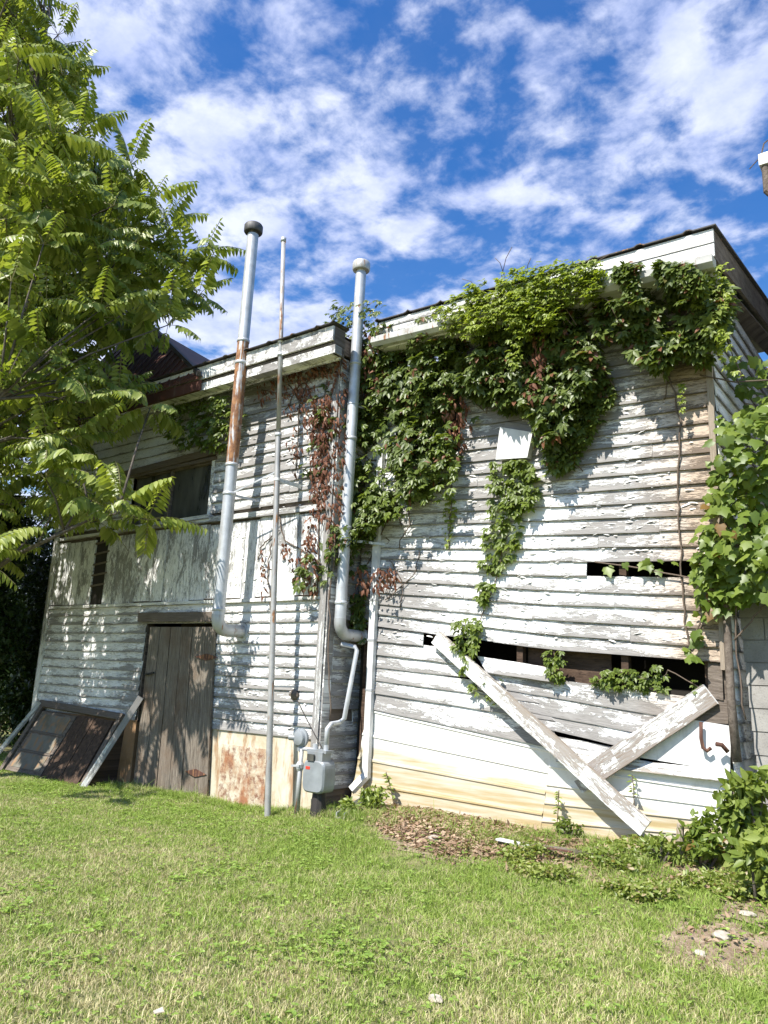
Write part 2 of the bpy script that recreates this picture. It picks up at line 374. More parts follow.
M['creeper_new'] = leaf_mat('young_creeper_leaf', [(0.17, 0.23, 0.03), (0.25, 0.31, 0.05), (0.34, 0.39, 0.08)], 0.42)
M['creeper_mid'] = leaf_mat('mid_creeper_leaf', [(0.09, 0.13, 0.02), (0.13, 0.18, 0.03), (0.18, 0.23, 0.04)], 0.35)
M['dead_leaf'] = leaf_mat('dead_leaf', [(0.08, 0.032, 0.02), (0.165, 0.07, 0.042), (0.28, 0.15, 0.10)], 0.15, 0.7, 0.2)
M['grape'] = leaf_mat('broad_vine_leaf', [(0.08, 0.13, 0.02), (0.14, 0.20, 0.03), (0.23, 0.29, 0.055)], 0.38, dry=(0.02, (0.22, 0.13, 0.04)))
M['weed'] = leaf_mat('weed_leaf', [(0.11, 0.16, 0.03), (0.20, 0.26, 0.05), (0.30, 0.35, 0.09)], 0.35)
M['shrub'] = leaf_mat('shrub_leaf', [(0.012, 0.026, 0.006), (0.02, 0.042, 0.01), (0.04, 0.07, 0.016)], 0.15, 0.45, 0.25)  # very dark greens, the shade the shrubs stand in put into the leaf colour
M['litter'] = leaf_mat('fallen_leaf', [(0.16, 0.10, 0.065), (0.30, 0.20, 0.13), (0.52, 0.40, 0.28)], 0.1, 0.8, 0.2)
def grass_mat():
    m = Mat('grass_blade', 0.55, 0.3); isl = m.island(); obj = m.coord('Object')
    n = m.noise(obj, 0.75, 5, 0.62); n2 = m.noise(obj, 3.4, 4, 0.65)
    c = m.mix(isl, (0.18, 0.28, 0.04), (0.36, 0.46, 0.10))
    dry = m.mix(m.math('FRACT', m.math('MULTIPLY', isl, 13.7)), (0.44, 0.40, 0.19), (0.68, 0.61, 0.36))
    xyz = m.xyz(obj)
    near = m.mr(xyz[1], 5.8, 3.0, -0.14, 0.22)       # the lawn is drier away from the wall
    k = m.math('ADD', m.math('ADD', m.math('MULTIPLY', m.math('SUBTRACT', n, 0.5), 1.8), m.math('MULTIPLY', m.math('SUBTRACT', n2, 0.5), 1.5)), near)
    f = m.math('FRACT', m.math('MULTIPLY', isl, 7.31))
    c = m.mix(m.mr(m.math('SUBTRACT', m.math('ADD', k, 0.30), f), -0.06, 0.10), c, dry); m.color(c)
    tr = m.n('ShaderNodeBsdfTranslucent'); m.l(c, tr.inputs[0]); ms = m.n('ShaderNodeMixShader'); ms.inputs[0].default_value = 0.3
    m.l(m.b.outputs[0], ms.inputs[1]); m.l(tr.outputs[0], ms.inputs[2]); m.l(ms.outputs[0], m.out.inputs[0]); return m.m
M['grass'] = grass_mat()
def ground_mat():
    m = Mat('lawn_soil', 0.95, 0.1); obj = m.coord('Object'); a = m.noise(obj, 2.2, 6, 0.65); b = m.noise(obj, 30, 4, 0.7)
    c = m.mix(m.mr(a, 0.4, 0.62), (0.11, 0.14, 0.04), (0.22, 0.19, 0.10)); c = m.mix(m.mr(b, 0.5, 0.7, 0, 0.6), c, (0.34, 0.29, 0.18))
    m.color(c); m.bump(b, 0.7, 0.02); return m.m
M['ground'] = ground_mat()
def soil_mat():
    m = Mat('bare_soil', 0.95, 0.1); obj = m.coord('Object'); a = m.noise(obj, 6, 6, 0.65); b = m.noise(obj, 40, 4, 0.7)
    c = m.mix(m.mr(a, 0.4, 0.62), (0.20, 0.14, 0.095), (0.36, 0.28, 0.20)); c = m.mix(m.mr(b, 0.5, 0.7, 0, 0.6), c, (0.50, 0.42, 0.32))
    m.color(c); m.bump(m.math('ADD', a, b), 0.8, 0.03); return m.m
M['soil'] = soil_mat()

# ------------------------------------------------------------------ ground
def sheet(name, mat, xs, ys, dz, inside=None):
    b = MB(); idx = {}; 
    for i, x in enumerate(xs):
        for j, y in enumerate(ys):
            idx[i, j] = len(b.v); b.v.append((x, y, gz(x, y)+dz))
    for i in range(len(xs)-1):
        for j in range(len(ys)-1):
            if inside and not inside((xs[i]+xs[i+1])/2, (ys[j]+ys[j+1])/2): continue
            q = (idx[i, j], idx[i+1, j], idx[i+1, j+1], idx[i, j+1]); b.f.append(q); b.uv += [(b.v[k][0], b.v[k][1]) for k in q]
    return b.build(name, mat, smooth=True)
xs = [-600, -200, -60, -30]+[-20+0.3*i for i in range(90)]+[10, 30, 100, 600]
ys = [-400, -60, -20, -8, -3]+[0.3*i for i in range(50)]+[17, 25, 60, 200, 900]
struct(sheet('ground', M['ground'], xs, ys, 0.0))
BED = [(352, 800), (420, 806), (540, 834), (620, 845), (768, 870), (768, 905), (690, 890), (600, 880), (520, 872), (440, 865), (380, 838)]
def in_bed(x, y):
    px, py = proj((x, y, gz(x, y))); n = 14*mnoise.noise(Vector((x*3, y*3, 1))); return inpoly(px, py+n, BED)
def in_mound(x, y):
    px, py = proj((x, y, gz(x, y))); r = ((px-715)/62)**2+((py-948)/26)**2+0.9*mnoise.noise(Vector((x*6, y*6, 3))); r2 = ((px-755)/40)**2+((py-910)/16)**2+.6*mnoise.noise(Vector((x*6, y*6, 9)))
    return min(r, r2) < 1
gx = [-7+0.06*i for i in range(125)]; gy = [4.6+0.06*i for i in range(64)]
struct(sheet('soil_bed', M['soil'], gx, gy, 0.006, lambda x, y: in_bed(x, y) or in_mound(x, y) or (y > 7.05 and -6 < x < -1.2)))

# ------------------------------------------------------------------ buildings
XL0, XL1, YL = -12.25, -6.05, 6.9
XR0, XR1, YR = -6.0, -1.75, 7.4
def courses(b, x0, x1, rows, Y, axis='x', openings=(), jag=0.004, lap=0.030, th=0.015, seed=1, maxlen=3.2, depth_dir=-1):
    """lapped boards. rows: list of (zbot(x), ztop(x)) functions; openings are (x0,x1,z0,z1) boxes the boards stop at"""
    r = random.Random(seed)
    for ri, (zb, zt) in enumerate(rows):
        cuts = [x0, x1]; x = x0+r.uniform(0.8, maxlen)
        while x < x1-0.5: cuts.append(x); x += r.uniform(1.4, maxlen)
        segs = []
        zm = (zb((x0+x1)/2)+zt((x0+x1)/2))/2
        cuts = sorted(cuts)
        for a, c in zip(cuts, cuts[1:]): segs.append((a, c))
        for (ox0, ox1, oz0, oz1) in openings:
            ns = []; ox0 -= r.uniform(0, .03); ox1 += r.uniform(0, .03)
            for a, c in segs:
                m_ = (max(a, ox0)+min(c, ox1))/2
                if c <= ox0 or a >= ox1 or not (oz0 < (zb(m_)+zt(m_))/2 < oz1): ns.append((a, c)); continue
                if a < ox0-0.01: ns.append((a, ox0))
                if c > ox1+0.01: ns.append((ox1, c))
            segs = ns
        for a, c in segs:
            a += 0.0015; c -= 0.0015
            n = max(1, int((c-a)/0.35)); o = r.uniform(0, 50)
            d1 = r.uniform(-jag, jag); d2 = r.uniform(-jag, jag); sg = r.uniform(0, 0.006)
            bo = [lap+r.uniform(0, 0.005) for _ in range(n+1)]
            prof = []
            base = len(b.v)
            for k in range(n+1):
                t = k/n; x = a+(c-a)*t; dz = d1*(1-t)+d2*t-sg*4*t*(1-t)
                zB = zb(x)+dz+r.uniform(-.0015, .0015); zT = zt(x)+dz+0.012
                q = depth_dir
                for (yy, z) in ((q*bo[k], zB), (q*0.006, zT), (q*0.001, zT), (q*(bo[k]-th), zB)):
                    b.v.append((x, Y+yy, z) if axis == 'x' else (Y-yy, x, z))
            for k in range(n):
                p = base+4*k; u0 = o+(c-a)*k/n; u1 = o+(c-a)*(k+1)/n
                flip = (axis != 'x')
                for (i, j, va, vb) in ((0, 1, 0, 1), (1, 2, 1, 1), (2, 3, 1, 0), (3, 0, 0, 0)):
                    fc = [p+i, p+4+i, p+4+j, p+j]; uu = [(u0, va), (u1, va), (u1, vb), (u0, vb)]
                    if flip: fc.reverse(); uu.reverse()
                    b.f.append(tuple(fc)); b.uv += uu
            e = base; b.f.append((e, e+1, e+2, e+3)); b.uv += [(o, .5)]*4
            e = base+4*n; b.f.append((e+3, e+2, e+1, e)); b.uv += [(o, .5)]*4
const = lambda z: (lambda x: z)

# ---- left building ------------------------------------------------
LB = empty('wooden_building', (-9.1, YL, 0), 'left white clapboard building with plank door, boarded band and broken window under a tree', 'building')
win = (-10.25, -8.38, 3.66, 4.42)
door = (-9.5, -7.98, -0.3, 2.2)
b = MB(); z = 0.80; rows = []
while z < 2.40: rows.append((const(z), const(z+0.135))); z += 0.135
courses(b, XL0+.1, XL1-.1, rows, YL, openings=[door, (-11.2, -9.85, 1.05, 1.13)], seed=3)
ztop = lambda x: 3.60+0.03*(x+9)
rows = []; z = 3.66
while z < 5.62: rows.append((const(z), const(z+0.15))); z += 0.15
courses(b, XL0+.1, XL1-.1, rows, YL, openings=[(win[0]-.05, win[1]+.05, win[2]-.1, win[3]+.08)], seed=4, jag=0.007)
b.build('clapboard_siding', M['siding_left'], LB)
# wall body behind the boards
b = MB(); t = 0.04
b.box(XL0+.02, win[0], YL+.004, YL+.12, 0.78, 5.6); b.box(win[1], XL1-.02, YL+.004, YL+.12, 2.25, 5.6); b.box(door[1]+0.0, XL1-.02, YL+.004, YL+.12, 0.78, 2.25)
b.box(win[0], win[1], YL+.004, YL+.12, 2.25, win[2]); b.box(win[0], win[1], YL+.004, YL+.12, win[3], 5.6); b.box(win[0], door[0], YL+.004, YL+.12, 0.78, 2.25)
b.box(XL0, XL0+.02, YL, 13, -.2, 5.6); b.box(XL0, XL1, 12.9, 13, -.2, 5.6); b.box(door[0], door[1], YL+.6, YL+.64, -.3, 2.4)
b.box(XL0+.05, XL1-.05, YL+1.5, YL+1.55, 2.5, 5.5)
b.build('wall', M['old_wood'], LB)
# foundation with rust patch
b = MB(); b.box(door[1], XL1, YL-.012, YL+.12, -.3, 0.80); b.build('foundation', M['plaster'], LB)
b = MB(); b.box(XL0, door[0], YL-.012, YL+.12, -.3, 0.80); o = b.build('foundation', M['brown_plaster'], LB); o['label'] = 'brown stained foundation'
b = MB(); p0 = onY(223, 736, YL-.02); p1 = onY(265, 803, YL-.02); b.box(p0.x, p1.x-.02, YL-.022, YL-.013, -.1, 0.63); b.build('metal_patch', M['rust_patch'], LB)
# vertical board band
b = MB(); x = XL0+.1; rr = random.Random(5)
while x < XL1-.12:
    wd = rr.uniform(0.26, 0.40); x2 = min(x+wd, XL1-.1)
    if not (-11.05 < (x+x2)/2 < -10.62):
        zt = 3.50+rr.uniform(-.01, .02); zb = 2.47+rr.uniform(-.015, .01); o = rr.uniform(0, 9); yf = YL-.022-rr.uniform(0, .008)
        a = [(x+.002, yf, zt), (x2-.002, yf, zt), (x2-.002, yf, zb), (x+.002, yf, zb)]
        bb = [(p[0], YL-.002, p[2]) for p in a]
        b.hexa(a, bb, [(o, 0), (o, 1), (o+zt-zb, 1), (o+zt-zb, 0)])
    x = x2
b.build('board_band', M['panel'], LB)
b = MB()
b.bar((XL0+.1, YL-.03, 2.43), (XL1-.1, YL-.03, 2.43), 0.045, 0.05)
b.bar((XL0+.1, YL-.035, 3.57), (win[0]-.1, YL-.035, 3.58), 0.05, 0.055); b.bar((win[0]-.1, YL-.04, 3.60), (XL1-.1, YL-.035, 3.545), 0.075, 0.06)
b.build('band_trim', M['trim'], LB)
# torn strip in the band with a dark sheet painted in for the void's shade + broken slats
b = MB(); b.box(-11.08, -10.62, YL-.004, YL+.001, 2.46, 3.54); o = b.build('torn_void_shade', M['dark'], LB)
b = MB()
for k in range(5): b.bar((-11.08, YL-.02, 2.75+.17*k), (-10.66+.03*(k % 2), YL-.025, 2.78+.17*k), 0.03, 0.012)
b.build('broken_lath', M['old_wood'], LB)
# window
wf = MB()
x0, x1, z0, z1 = win
wf.box(x0-.07, x0, YL-.03, YL+.08, z0-.05, z1+.05); wf.box(x1, x1+.07, YL-.03, YL+.08, z0-.05, z1+.05)
wf.bar((x0-.12, YL-.04, z0-.06), (x1+.1, YL-.04, z0-.045), 0.06, 0.09)
W_ = wf.build('window', M['trim'], LB)
pn = MB(); pn.box(x0, x1, YL+.055, YL+.065, z0, z1); pn.build('pane', M['glass'], W_)
hd = MB(); hd.box((x0+x1)/2-.02, (x0+x1)/2+.02, YL+.0, YL+.05, z0, z1); hd.build('mullion', M['old_wood'], W_)
hd = MB(); hd.bar((x0-.16, YL-.07, z1+.07), (x1+.25, YL-.05, z1+.16), 0.10, 0.03); hd.bar((x0-.1, YL-.05, z1+.02), (x1+.1, YL-.04, z1+.05), 0.05, 0.02)
hd.build('drip_board', M['old_wood'], W_)
# corner boards
b = MB(); b.bar((XL0+.04, YL-.03, -.2), (XL0+.04, YL-.03, 5.55), 0.12, 0.03, up=(1, 0, 0)); b.build('corner_board', M['trim'], LB)
b = MB(); b.bar((XL1-.06, YL-.032, .55), (XL1-.06, YL-.032, 5.5), 0.10, 0.03, up=(1, 0, 0)); b.box(XL1, XL1+.02, YL-.03, YL+.10, .5, 5.5); b.build('corner_board', M['siding_bad'], LB)
# end wall
b = MB(); rows = [(const(.25+.15*k), const(.25+.15*(k+1))) for k in range(36)]
courses(b, YL+.1, 13, rows, XL1, axis='y', seed=9, openings=[(YL, YL+.5, 1.0, 1.15), (YL, YL+.6, 2.0, 2.2)])
b.build('side_siding', M['siding_bad'], LB)
b = MB(); b.box(XL1-.06, XL1-.003, YL+.02, 12.9, -.3, 5.5); b.build('side_wall', M['old_wood'], LB)
# door
D = MB(); pts = {'tl': onY(151, 627, YL-.05), 'tr': onY(216, 627, YL-.05), 'br': onY(208, 802, YL-.05), 'bl': onY(133, 790, YL-.05)}
nb = 6; rr = random.Random(2)
for k in range(nb):
    t0, t1 = k/nb, (k+1)/nb
    tl = pts['tl'].lerp(pts['tr'], t0+.004); tr_ = pts['tl'].lerp(pts['tr'], t1-.004); bl = pts['bl'].lerp(pts['br'], t0+.004); br = pts['bl'].lerp(pts['br'], t1-.004)
    bl.z -= rr.uniform(0, .05); br.z = bl.z; yy = YL-.055-rr.uniform(0, .010)
    a = [Vector((p.x, yy, p.z)) for p in (tl, tr_, br, bl)]; bb = [Vector((p.x, yy+.03, p.z)) for p in a]; o = rr.uniform(0, 9)
    D.hexa(a, bb, [(o, 0), (o, 1), (o+2.2, 1), (o+2.2, 0)])
DO = D.build('door', M['door_wood'], LB)
b = MB(); b.bar((-9.62, YL-.07, 2.24), (-7.93, YL-.07, 2.225), 0.13, 0.05); b.build('door_head_board', M['old_wood'], LB)
def rhomb(c, wd, h, Y):
    b = MB(); a = [Vector((c[0]-wd/2, Y, c[1])), Vector((c[0], Y, c[1]+h/2)), Vector((c[0]+wd/2, Y, c[1])), Vector((c[0], Y, c[1]-h/2))]
    b.hexa(a, [p+Vector((0, .01, 0)) for p in a]); return b
p = onY(206, 657, YL-.08); rhomb((p.x-.0, p.z), .46, .09, YL-.078).build('hinge', M['rust'], DO)
p = onY(195, 773, YL-.08); rhomb((p.x, p.z), .42, .10, YL-.078).build('hinge', M['rust'], DO)
p = onY(150, 674, YL-.08); b = MB(); b.tube([p+Vector((-.12, 0, -.01)), p+Vector((0, -.03, 0)), p+Vector((.08, 0, .02))], .014, 6); b.build('latch', M['black'], DO)
# eaves of the left building
EL = -5.86
b = MB(); b.box(XL0-.3, EL, 6.47, 6.50, 5.52, 5.71)
b.build('fascia', M['fascia'], LB)
b = MB(); b.box(XL0-.3, EL+.02, 6.50, 6.63, 5.36, 5.47); b.box(XL0-.3, EL-.02, 6.63, 6.66, 5.33, 5.47)
b.build('cornice', M['trim'], LB)
b = MB(); b.box(XL0-.3, EL-.02, 6.505, 6.70, 5.475, 5.51); b.box(XL0-.3, -6.03, 6.70, YL+.1, 5.475, 5.51); b.build('soffit', M['old_wood'], LB)
def roof_sheet(name, x0, x1, y0, y1, z0, slope, parent, mat, pitch=0.42):
    b = MB(); n = int((x1-x0)/0.035); prof = []
    for i in range(n+1):
        x = x0+(x1-x0)*i/n; ph = ((x-x0) % pitch)/pitch; h = 0.028*max(0, 1-abs(ph-.5)/.09)
        prof.append((x, h))
    for (xa, ha), (xb, hb) in zip(prof, prof[1:]):
        f = lambda x, h, y, o: (x, y, z0+slope*(y-y0)+h+o)
        b.poly([f(xa, ha, y0, .012), f(xb, hb, y0, .012), f(xb, hb, y1, .012), f(xa, ha, y1, .012)])
        b.poly([f(xa, ha, y0, 0), f(xb, hb, y0, 0), f(xb, hb, y0, .012), f(xa, ha, y0, .012)])
        b.poly([f(xb, hb, y0, 0), f(xa, ha, y0, 0), f(xa, ha, y1, 0), f(xb, hb, y1, 0)])
    return b.build(name, mat, parent)
roof_sheet('roof', XL0-.35, -5.995, 6.42, 13.1, 5.72, .03, LB, M['roof_metal'])
roof_sheet('roof_edge', -5.99, EL+.03, 6.42, 6.74, 5.722, .03, LB, M['roof_metal'], .3)
b = MB(); a = [Vector((-6.03, 6.7, 5.71)), Vector((-6.03, 13, 5.88)), Vector((-6.03, 13, 5.65)), Vector((-6.03, 6.7, 5.50))]
b.hexa([p+Vector((.03, 0, 0)) for p in a], a); b.box(EL-.03, EL, 6.505, 6.70, 5.36, 5.715); b.box(-6.0, EL-.03, 6.68, 6.70, 5.36, 5.715); b.build('rake_board', M['old_wood'], LB)

# ---- right building -----------------------------------------------
RB = empty('wooden_building', (-3.9, YR, 0), 'right white clapboard building with sagging boards, holes and creeper hanging off its eave', 'building')
tab = {8: (3.535, 3.515, 3.44), 9: (3.41, 3.375, 3.29), 10: (3.30, 3.23, 3.14), 11: (3.27, 3.08, 2.99), 12: (3.13, 2.93, 2.84), 13: (2.98, 2.79, 2.70),
       14: (2.83, 2.64, 2.54), 15: (2.67, 2.49, 2.38), 16: (2.51, 2.34, 2.24), 17: (2.37, 2.18, 2.07), 18: (2.24, 2.03, 1.92), 19: (2.10, 1.89, 1.79)}
tab[11] = (3.20, 3.08, 2.99); tab[12] = (3.06, 2.93, 2.84); tab[13] = (2.93, 2.79, 2.70); tab[14] = (2.80, 2.64, 2.54); tab[15] = (2.66, 2.49, 2.38)
tab[8] = (3.62, 3.515, 3.44); tab[9] = (3.48, 3.375, 3.29); tab[10] = (3.34, 3.23, 3.14)
for i in range(7, -12, -1):
    zr = 3.44+0.15*(8-i); zm = 3.515+0.148*(8-i); zl = 3.62+0.145*(8-i); tab[i] = (zl, zm, zr)
def seam(i):
    a, m_, c = tab[i]
    def f(x):
        if x < -3.5: return m_+(a-m_)*((-3.5-x)/1.9)
        return m_+(c-m_)*((x+3.5)/1.7)
    return f
rows = [(seam(i), seam(i-1)) for i in range(19, -9, -1)]
hole1 = (-3.03, -2.02, 2.56, 2.70)
b = MB()
rows = [(lo, (lambda x, h=hi: min(h(x), 5.36))) for lo, hi in rows if lo(-3) < 5.3]
courses(b, XR0+.02, XR1-.045, rows, YR, openings=[(-3.03, -2.02, 2.545, 2.72), (-5.5, -4.6, 4.15, 4.98)], seed=11, jag=0.006)
def plank(b, pxs, Y, lap=.030, th=.015, o=None, lift=(0, 0, 0, 0)):
    """one board from its four corners in the wall plane: TL TR BR BL"""
    q = [onY(x, y, YR) for x, y in pxs]; n = 6; o = R_.uniform(0, 50) if o is None else o
    L = (q[1]-q[0]).length; base = len(b.v)
    for k in range(n+1):
        t = k/n; T = q[0].lerp(q[1], t); B = q[3].lerp(q[2], t); lt = lift[0]*(1-t)+lift[1]*t; lb = lift[3]*(1-t)+lift[2]*t
        jz = R_.uniform(-.003, .003)
        b.v += [(B.x, Y-lap-lb, B.z+jz), (T.x, Y-.006-lt, T.z+jz), (T.x, Y-.001-lt+.006*(lt > 0), T.z), (B.x, Y-lap+th-lb, B.z)]
    for k in range(n):
        p = base+4*k; u0 = o+L*k/n; u1 = o+L*(k+1)/n
        for (i, j, va, vb) in ((0, 1, 0, 1), (1, 2, 1, 1), (2, 3, 1, 0), (3, 0, 0, 0)):
            b.f.append((p+i, p+4+i, p+4+j, p+j)); b.uv += [(u0, va), (u1, va), (u1, vb), (u0, vb)]
    b.f.append((base, base+1, base+2, base+3)); b.uv += [(o, .5)]*4
    e = base+4*n; b.f.append((e+3, e+2, e+1, e)); b.uv += [(o, .5)]*4
# boards below the long gap (left part, leaning down to the right)
plank(b, [(372, 627), (424, 633.5), (424, 646), (372, 641)], YR)
plank(b, [(372, 640), (452, 648), (458, 664), (372, 654)], YR)
plank(b, [(372, 652), (468, 665), (500, 681), (372, 667)], YR, .022)
plank(b, [(372, 665), (500, 684), (540, 703), (372, 680)], YR, .026)
plank(b, [(372, 678), (540, 703), (556, 721), (372, 693)], YR, .030)
plank(b, [(372, 691), (552, 721), (560, 750), (372, 709)], YR, .036)
# right part
plank(b, [(478, 656), (553, 668), (553, 682), (490, 673)], YR, .05, lift=(.02, .03, .03, .02))
plank(b, [(487, 671), (690, 697), (662, 716), (500, 689)], YR, .024)
plank(b, [(500, 686), (674, 714), (644, 734), (515, 709)], YR, .028)
plank(b, [(515, 703), (650, 728), (622, 747), (528, 724)], YR, .034)
plank(b, [(550, 735), (640, 752), (640, 760), (556, 748)], YR, .02)
b.build('clapboard_siding', M['siding'], RB)
# loose lower timber boards
b = MB(); plank(b, [(556, 752), (730, 770), (730, 781), (560, 761)], YR, .06, .02, lift=(.03, .03, .03, .03)); b.build('loose_board', M['brace'], RB)
b = MB(); plank(b, [(688, 698), (728, 700), (729, 724), (690, 722)], YR, .03); plank(b, [(708, 662), (722, 664), (724, 700), (709, 698)], YR, .022); o = b.build('loose_board', M['old_wood'], RB); o['label'] = 'bare grey board ends beside the corner post'
b = MB()
q = [onY(x, y, YR-.03) for x, y in ((694, 720), (731, 726), (730, 772), (636, 757))]; b.hexa(q, [p+Vector((0, .012, 0)) for p in q]); o = b.build('metal_sheet', M['white_metal'], RB)
# white metal lower siding with ribs
b = MB()
def strip(q0, q1, q2, q3, yo):
    q = [onY(x, y, YR-yo) for x, y in (q0, q1, q2, q3)]
    return q
TLm, TRm, BRm, BLm = (368, 706), (552, 748), (540, 832), (350, 802)
def ribbed(b, TL, TR, BR, BL, n, yo):
    prof = []
    for k in range(n):
        for (t, d) in ((0, 0), (.10, .0), (.12, -.012), (.20, -.012), (.24, 0), (1, 0.006)): prof.append(((k+t)/n, d))
    for side in (0,):
        A = [onY(TL[0]+(BL[0]-TL[0])*t, TL[1]+(BL[1]-TL[1])*t, YR-yo) + Vector((0, d, 0)) for t, d in prof]
        B = [onY(TR[0]+(BR[0]-TR[0])*t, TR[1]+(BR[1]-TR[1])*t, YR-yo) + Vector((0, d, 0)) for t, d in prof]
    for a0, a1, b0, b1 in zip(A, A[1:], B, B[1:]):
        b.poly([a0, a1, b1, b0])
    back = [A[0], B[0], B[-1], A[-1]]
    b.poly([p+Vector((0, .03, 0)) for p in back])
    for p, q in ((A[0], B[0]), (B[0], B[-1]), (B[-1], A[-1]), (A[-1], A[0])):
        b.poly([p, q, q+Vector((0, .03, 0)), p+Vector((0, .03, 0))])
ribbed(b, TLm, TRm, BRm, BLm, 4, .012); 
b.build('metal_siding', M['low_metal'], RB)
b = MB(); ribbed(b, (552, 745), (730, 776), (728, 850), (540, 836), 5, .024); b.build('metal_siding', M['low_metal'], RB)
# wall framing and room behind the gaps
b = MB()
for x in (-5.9, -5.2, -4.5, -3.8, -3.1, -2.45, -1.95): b.box(x, x+.09, YR+.004, YR+.10, 0, 5.4)
b.box(XR0, XR1-.03, YR+.004, YR+.10, 1.72, 1.80) if False else None
b.build('stud', M['old_wood'], RB) if False else None
studs = []
for x in (-5.9, -4.9, -3.84, -2.72, -1.95):
    s_ = MB(); s_.box(x, x+.07, YR+.02, YR+.10, 0, 5.4); s_.build('stud', M['brown_board'], RB)
b = MB(); b.box(-3.75, -2.85, YR+.105, YR+.125, 1.2, 2.05); b.build('sheathing_board', M['brown_board'], RB)
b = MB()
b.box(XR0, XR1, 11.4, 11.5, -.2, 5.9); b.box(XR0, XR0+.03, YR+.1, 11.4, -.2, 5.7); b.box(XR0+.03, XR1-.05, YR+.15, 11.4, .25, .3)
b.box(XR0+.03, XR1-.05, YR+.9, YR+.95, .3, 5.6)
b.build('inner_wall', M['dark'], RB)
# corner board, side wall
b = MB(); b.bar((XR1-.02, YR-.03, 1.72), (XR1-.02, YR-.03, 5.35), 0.055, 0.04, up=(1, 0, 0)); b.build('corner_board', M['pale_wood'], RB)
b = MB(); rows = [(const(.3+.16*k), const(.3+.16*(k+1))) for k in range(33)]
courses(b, YR+.0, 11.5, rows, XR1, axis='y', seed=12, maxlen=4); b.build('side_siding', M['siding_left'], RB)
b = MB(); b.box(XR1-.05, XR1-.003, YR+.02, 11.45, -.2, 5.55); b.build('side_wall', M['old_wood'], RB)
# eave
ER0, ER1, YE = -5.55, -1.58, 7.0
def slopebox(b, x0, x1, y0, y1, za0, za1, zb0, zb1, cut=None):
    b.hexa([(x0, y0, za1), (x1, y0, zb1), (x1, y0, zb0), (x0, y0, za0)], [(x0, y1, za1), (x1, y1, zb1), (x1, y1, zb0), (x0, y1, za0)], [(x0, 1), (x1, 1), (x1, 0), (x0, 0)])
b = MB(); slopebox(b, ER0, ER1, YE-.03, YE, 5.79, 5.87, 5.66, 5.80); slopebox(b, ER0, ER1, YE-.022, YE+.005, 5.68, 5.785, 5.52, 5.655)
for x in (-4.4, -3.25, -2.3): b.box(x, x+.02, YE-.036, YE-.031, 5.68, 5.80)
b.build('fascia', M['fascia'], RB)
# gutter
b = MB(); prof = [(-.10, .11), (-.115, .11), (-.11, .04), (-.06, 0), (.03, 0), (.03, .11), (.022, .11), (.022, .008), (-.056, .008), (-.10, .045)]
L_ = [Vector((ER0-.05, YE-.01+p[0], 5.56+p[1]-.02)) for p in prof]; R2 = [Vector((ER1+.0, YE-.01+p[0], 5.40+p[1]-.02)) for p in prof]
for i in range(len(prof)):
    j = (i+1) % len(prof); b.poly([L_[i], R2[i], R2[j], L_[j]])
b.poly(R2[:5]+[R2[5]]); b.poly(L_[:6][::-1]); b.build('gutter', metal_mat('gutter_paint', (0.56, 0.56, 0.53), rough=.6, metal=0.0, rust=.05), RB)
b = MB(); b.hexa([(ER0, YE, 5.52), (ER1-.02, YE, 5.40), (ER1-.02, YR+.1, 5.40), (ER0, YR+.1, 5.52)], [(ER0, YE, 5.55), (ER1-.02, YE, 5.43), (ER1-.02, YR+.1, 5.43), (ER0, YR+.1, 5.55)]); b.build('soffit', M['trim'], RB)
def roof2():
    x0, x1, y0, y1 = ER0-.05, ER1+.03, YE-.06, 11.6; b = MB(); n = 120; pitch = 0.47
    f = lambda x, h, y, o: (x, y, 5.885+(5.815-5.885)*(x-x0)/(x1-x0)+.13*(y-y0)+h+o)
    pr = []
    for i in range(n+1):
        x = x0+(x1-x0)*i/n; ph = ((x-x0+.2) % pitch)/pitch; pr.append((x, 0.03*max(0, 1-abs(ph-.5)/.09)))
    for (xa, ha), (xb, hb) in zip(pr, pr[1:]):
        b.poly([f(xa, ha, y0, .012), f(xb, hb, y0, .012), f(xb, hb, y1, .012), f(xa, ha, y1, .012)])
        b.poly([f(xa, ha, y0, 0), f(xb, hb, y0, 0), f(xb, hb, y0, .012), f(xa, ha, y0, .012)])
        b.poly([f(xb, hb, y0, 0), f(xa, ha, y0, 0), f(xa, ha, y1, 0), f(xb, hb, y1, 0)])
    b.poly([f(x1, 0, y0, -.01), f(x1, 0, y1, -.01), f(x1, 0, y1, .014), f(x1, 0, y0, .014)])
    b.build('roof', M['roof_metal'], RB)
roof2()
b = MB(); a = [Vector((ER1-.03, YE+.0, 5.80)), Vector((ER1-.03, 11.5, 6.39)), Vector((ER1-.03, 11.5, 6.13)), Vector((ER1-.03, YE+.0, 5.50))]
b.hexa([p+Vector((.03, 0, 0)) for p in a], a); b.build('rake_board', M['old_wood'], RB)
b = MB(); a = [Vector((XR1-.03, YE+.4, 5.44)), Vector((ER1-.035, YE+.4, 5.46)), Vector((ER1-.035, 11.4, 6.06)), Vector((XR1-.03, 11.4, 6.02))]
b.hexa([p+Vector((0, 0, .02)) for p in a], a); b.build('soffit', M['old_wood'], RB)

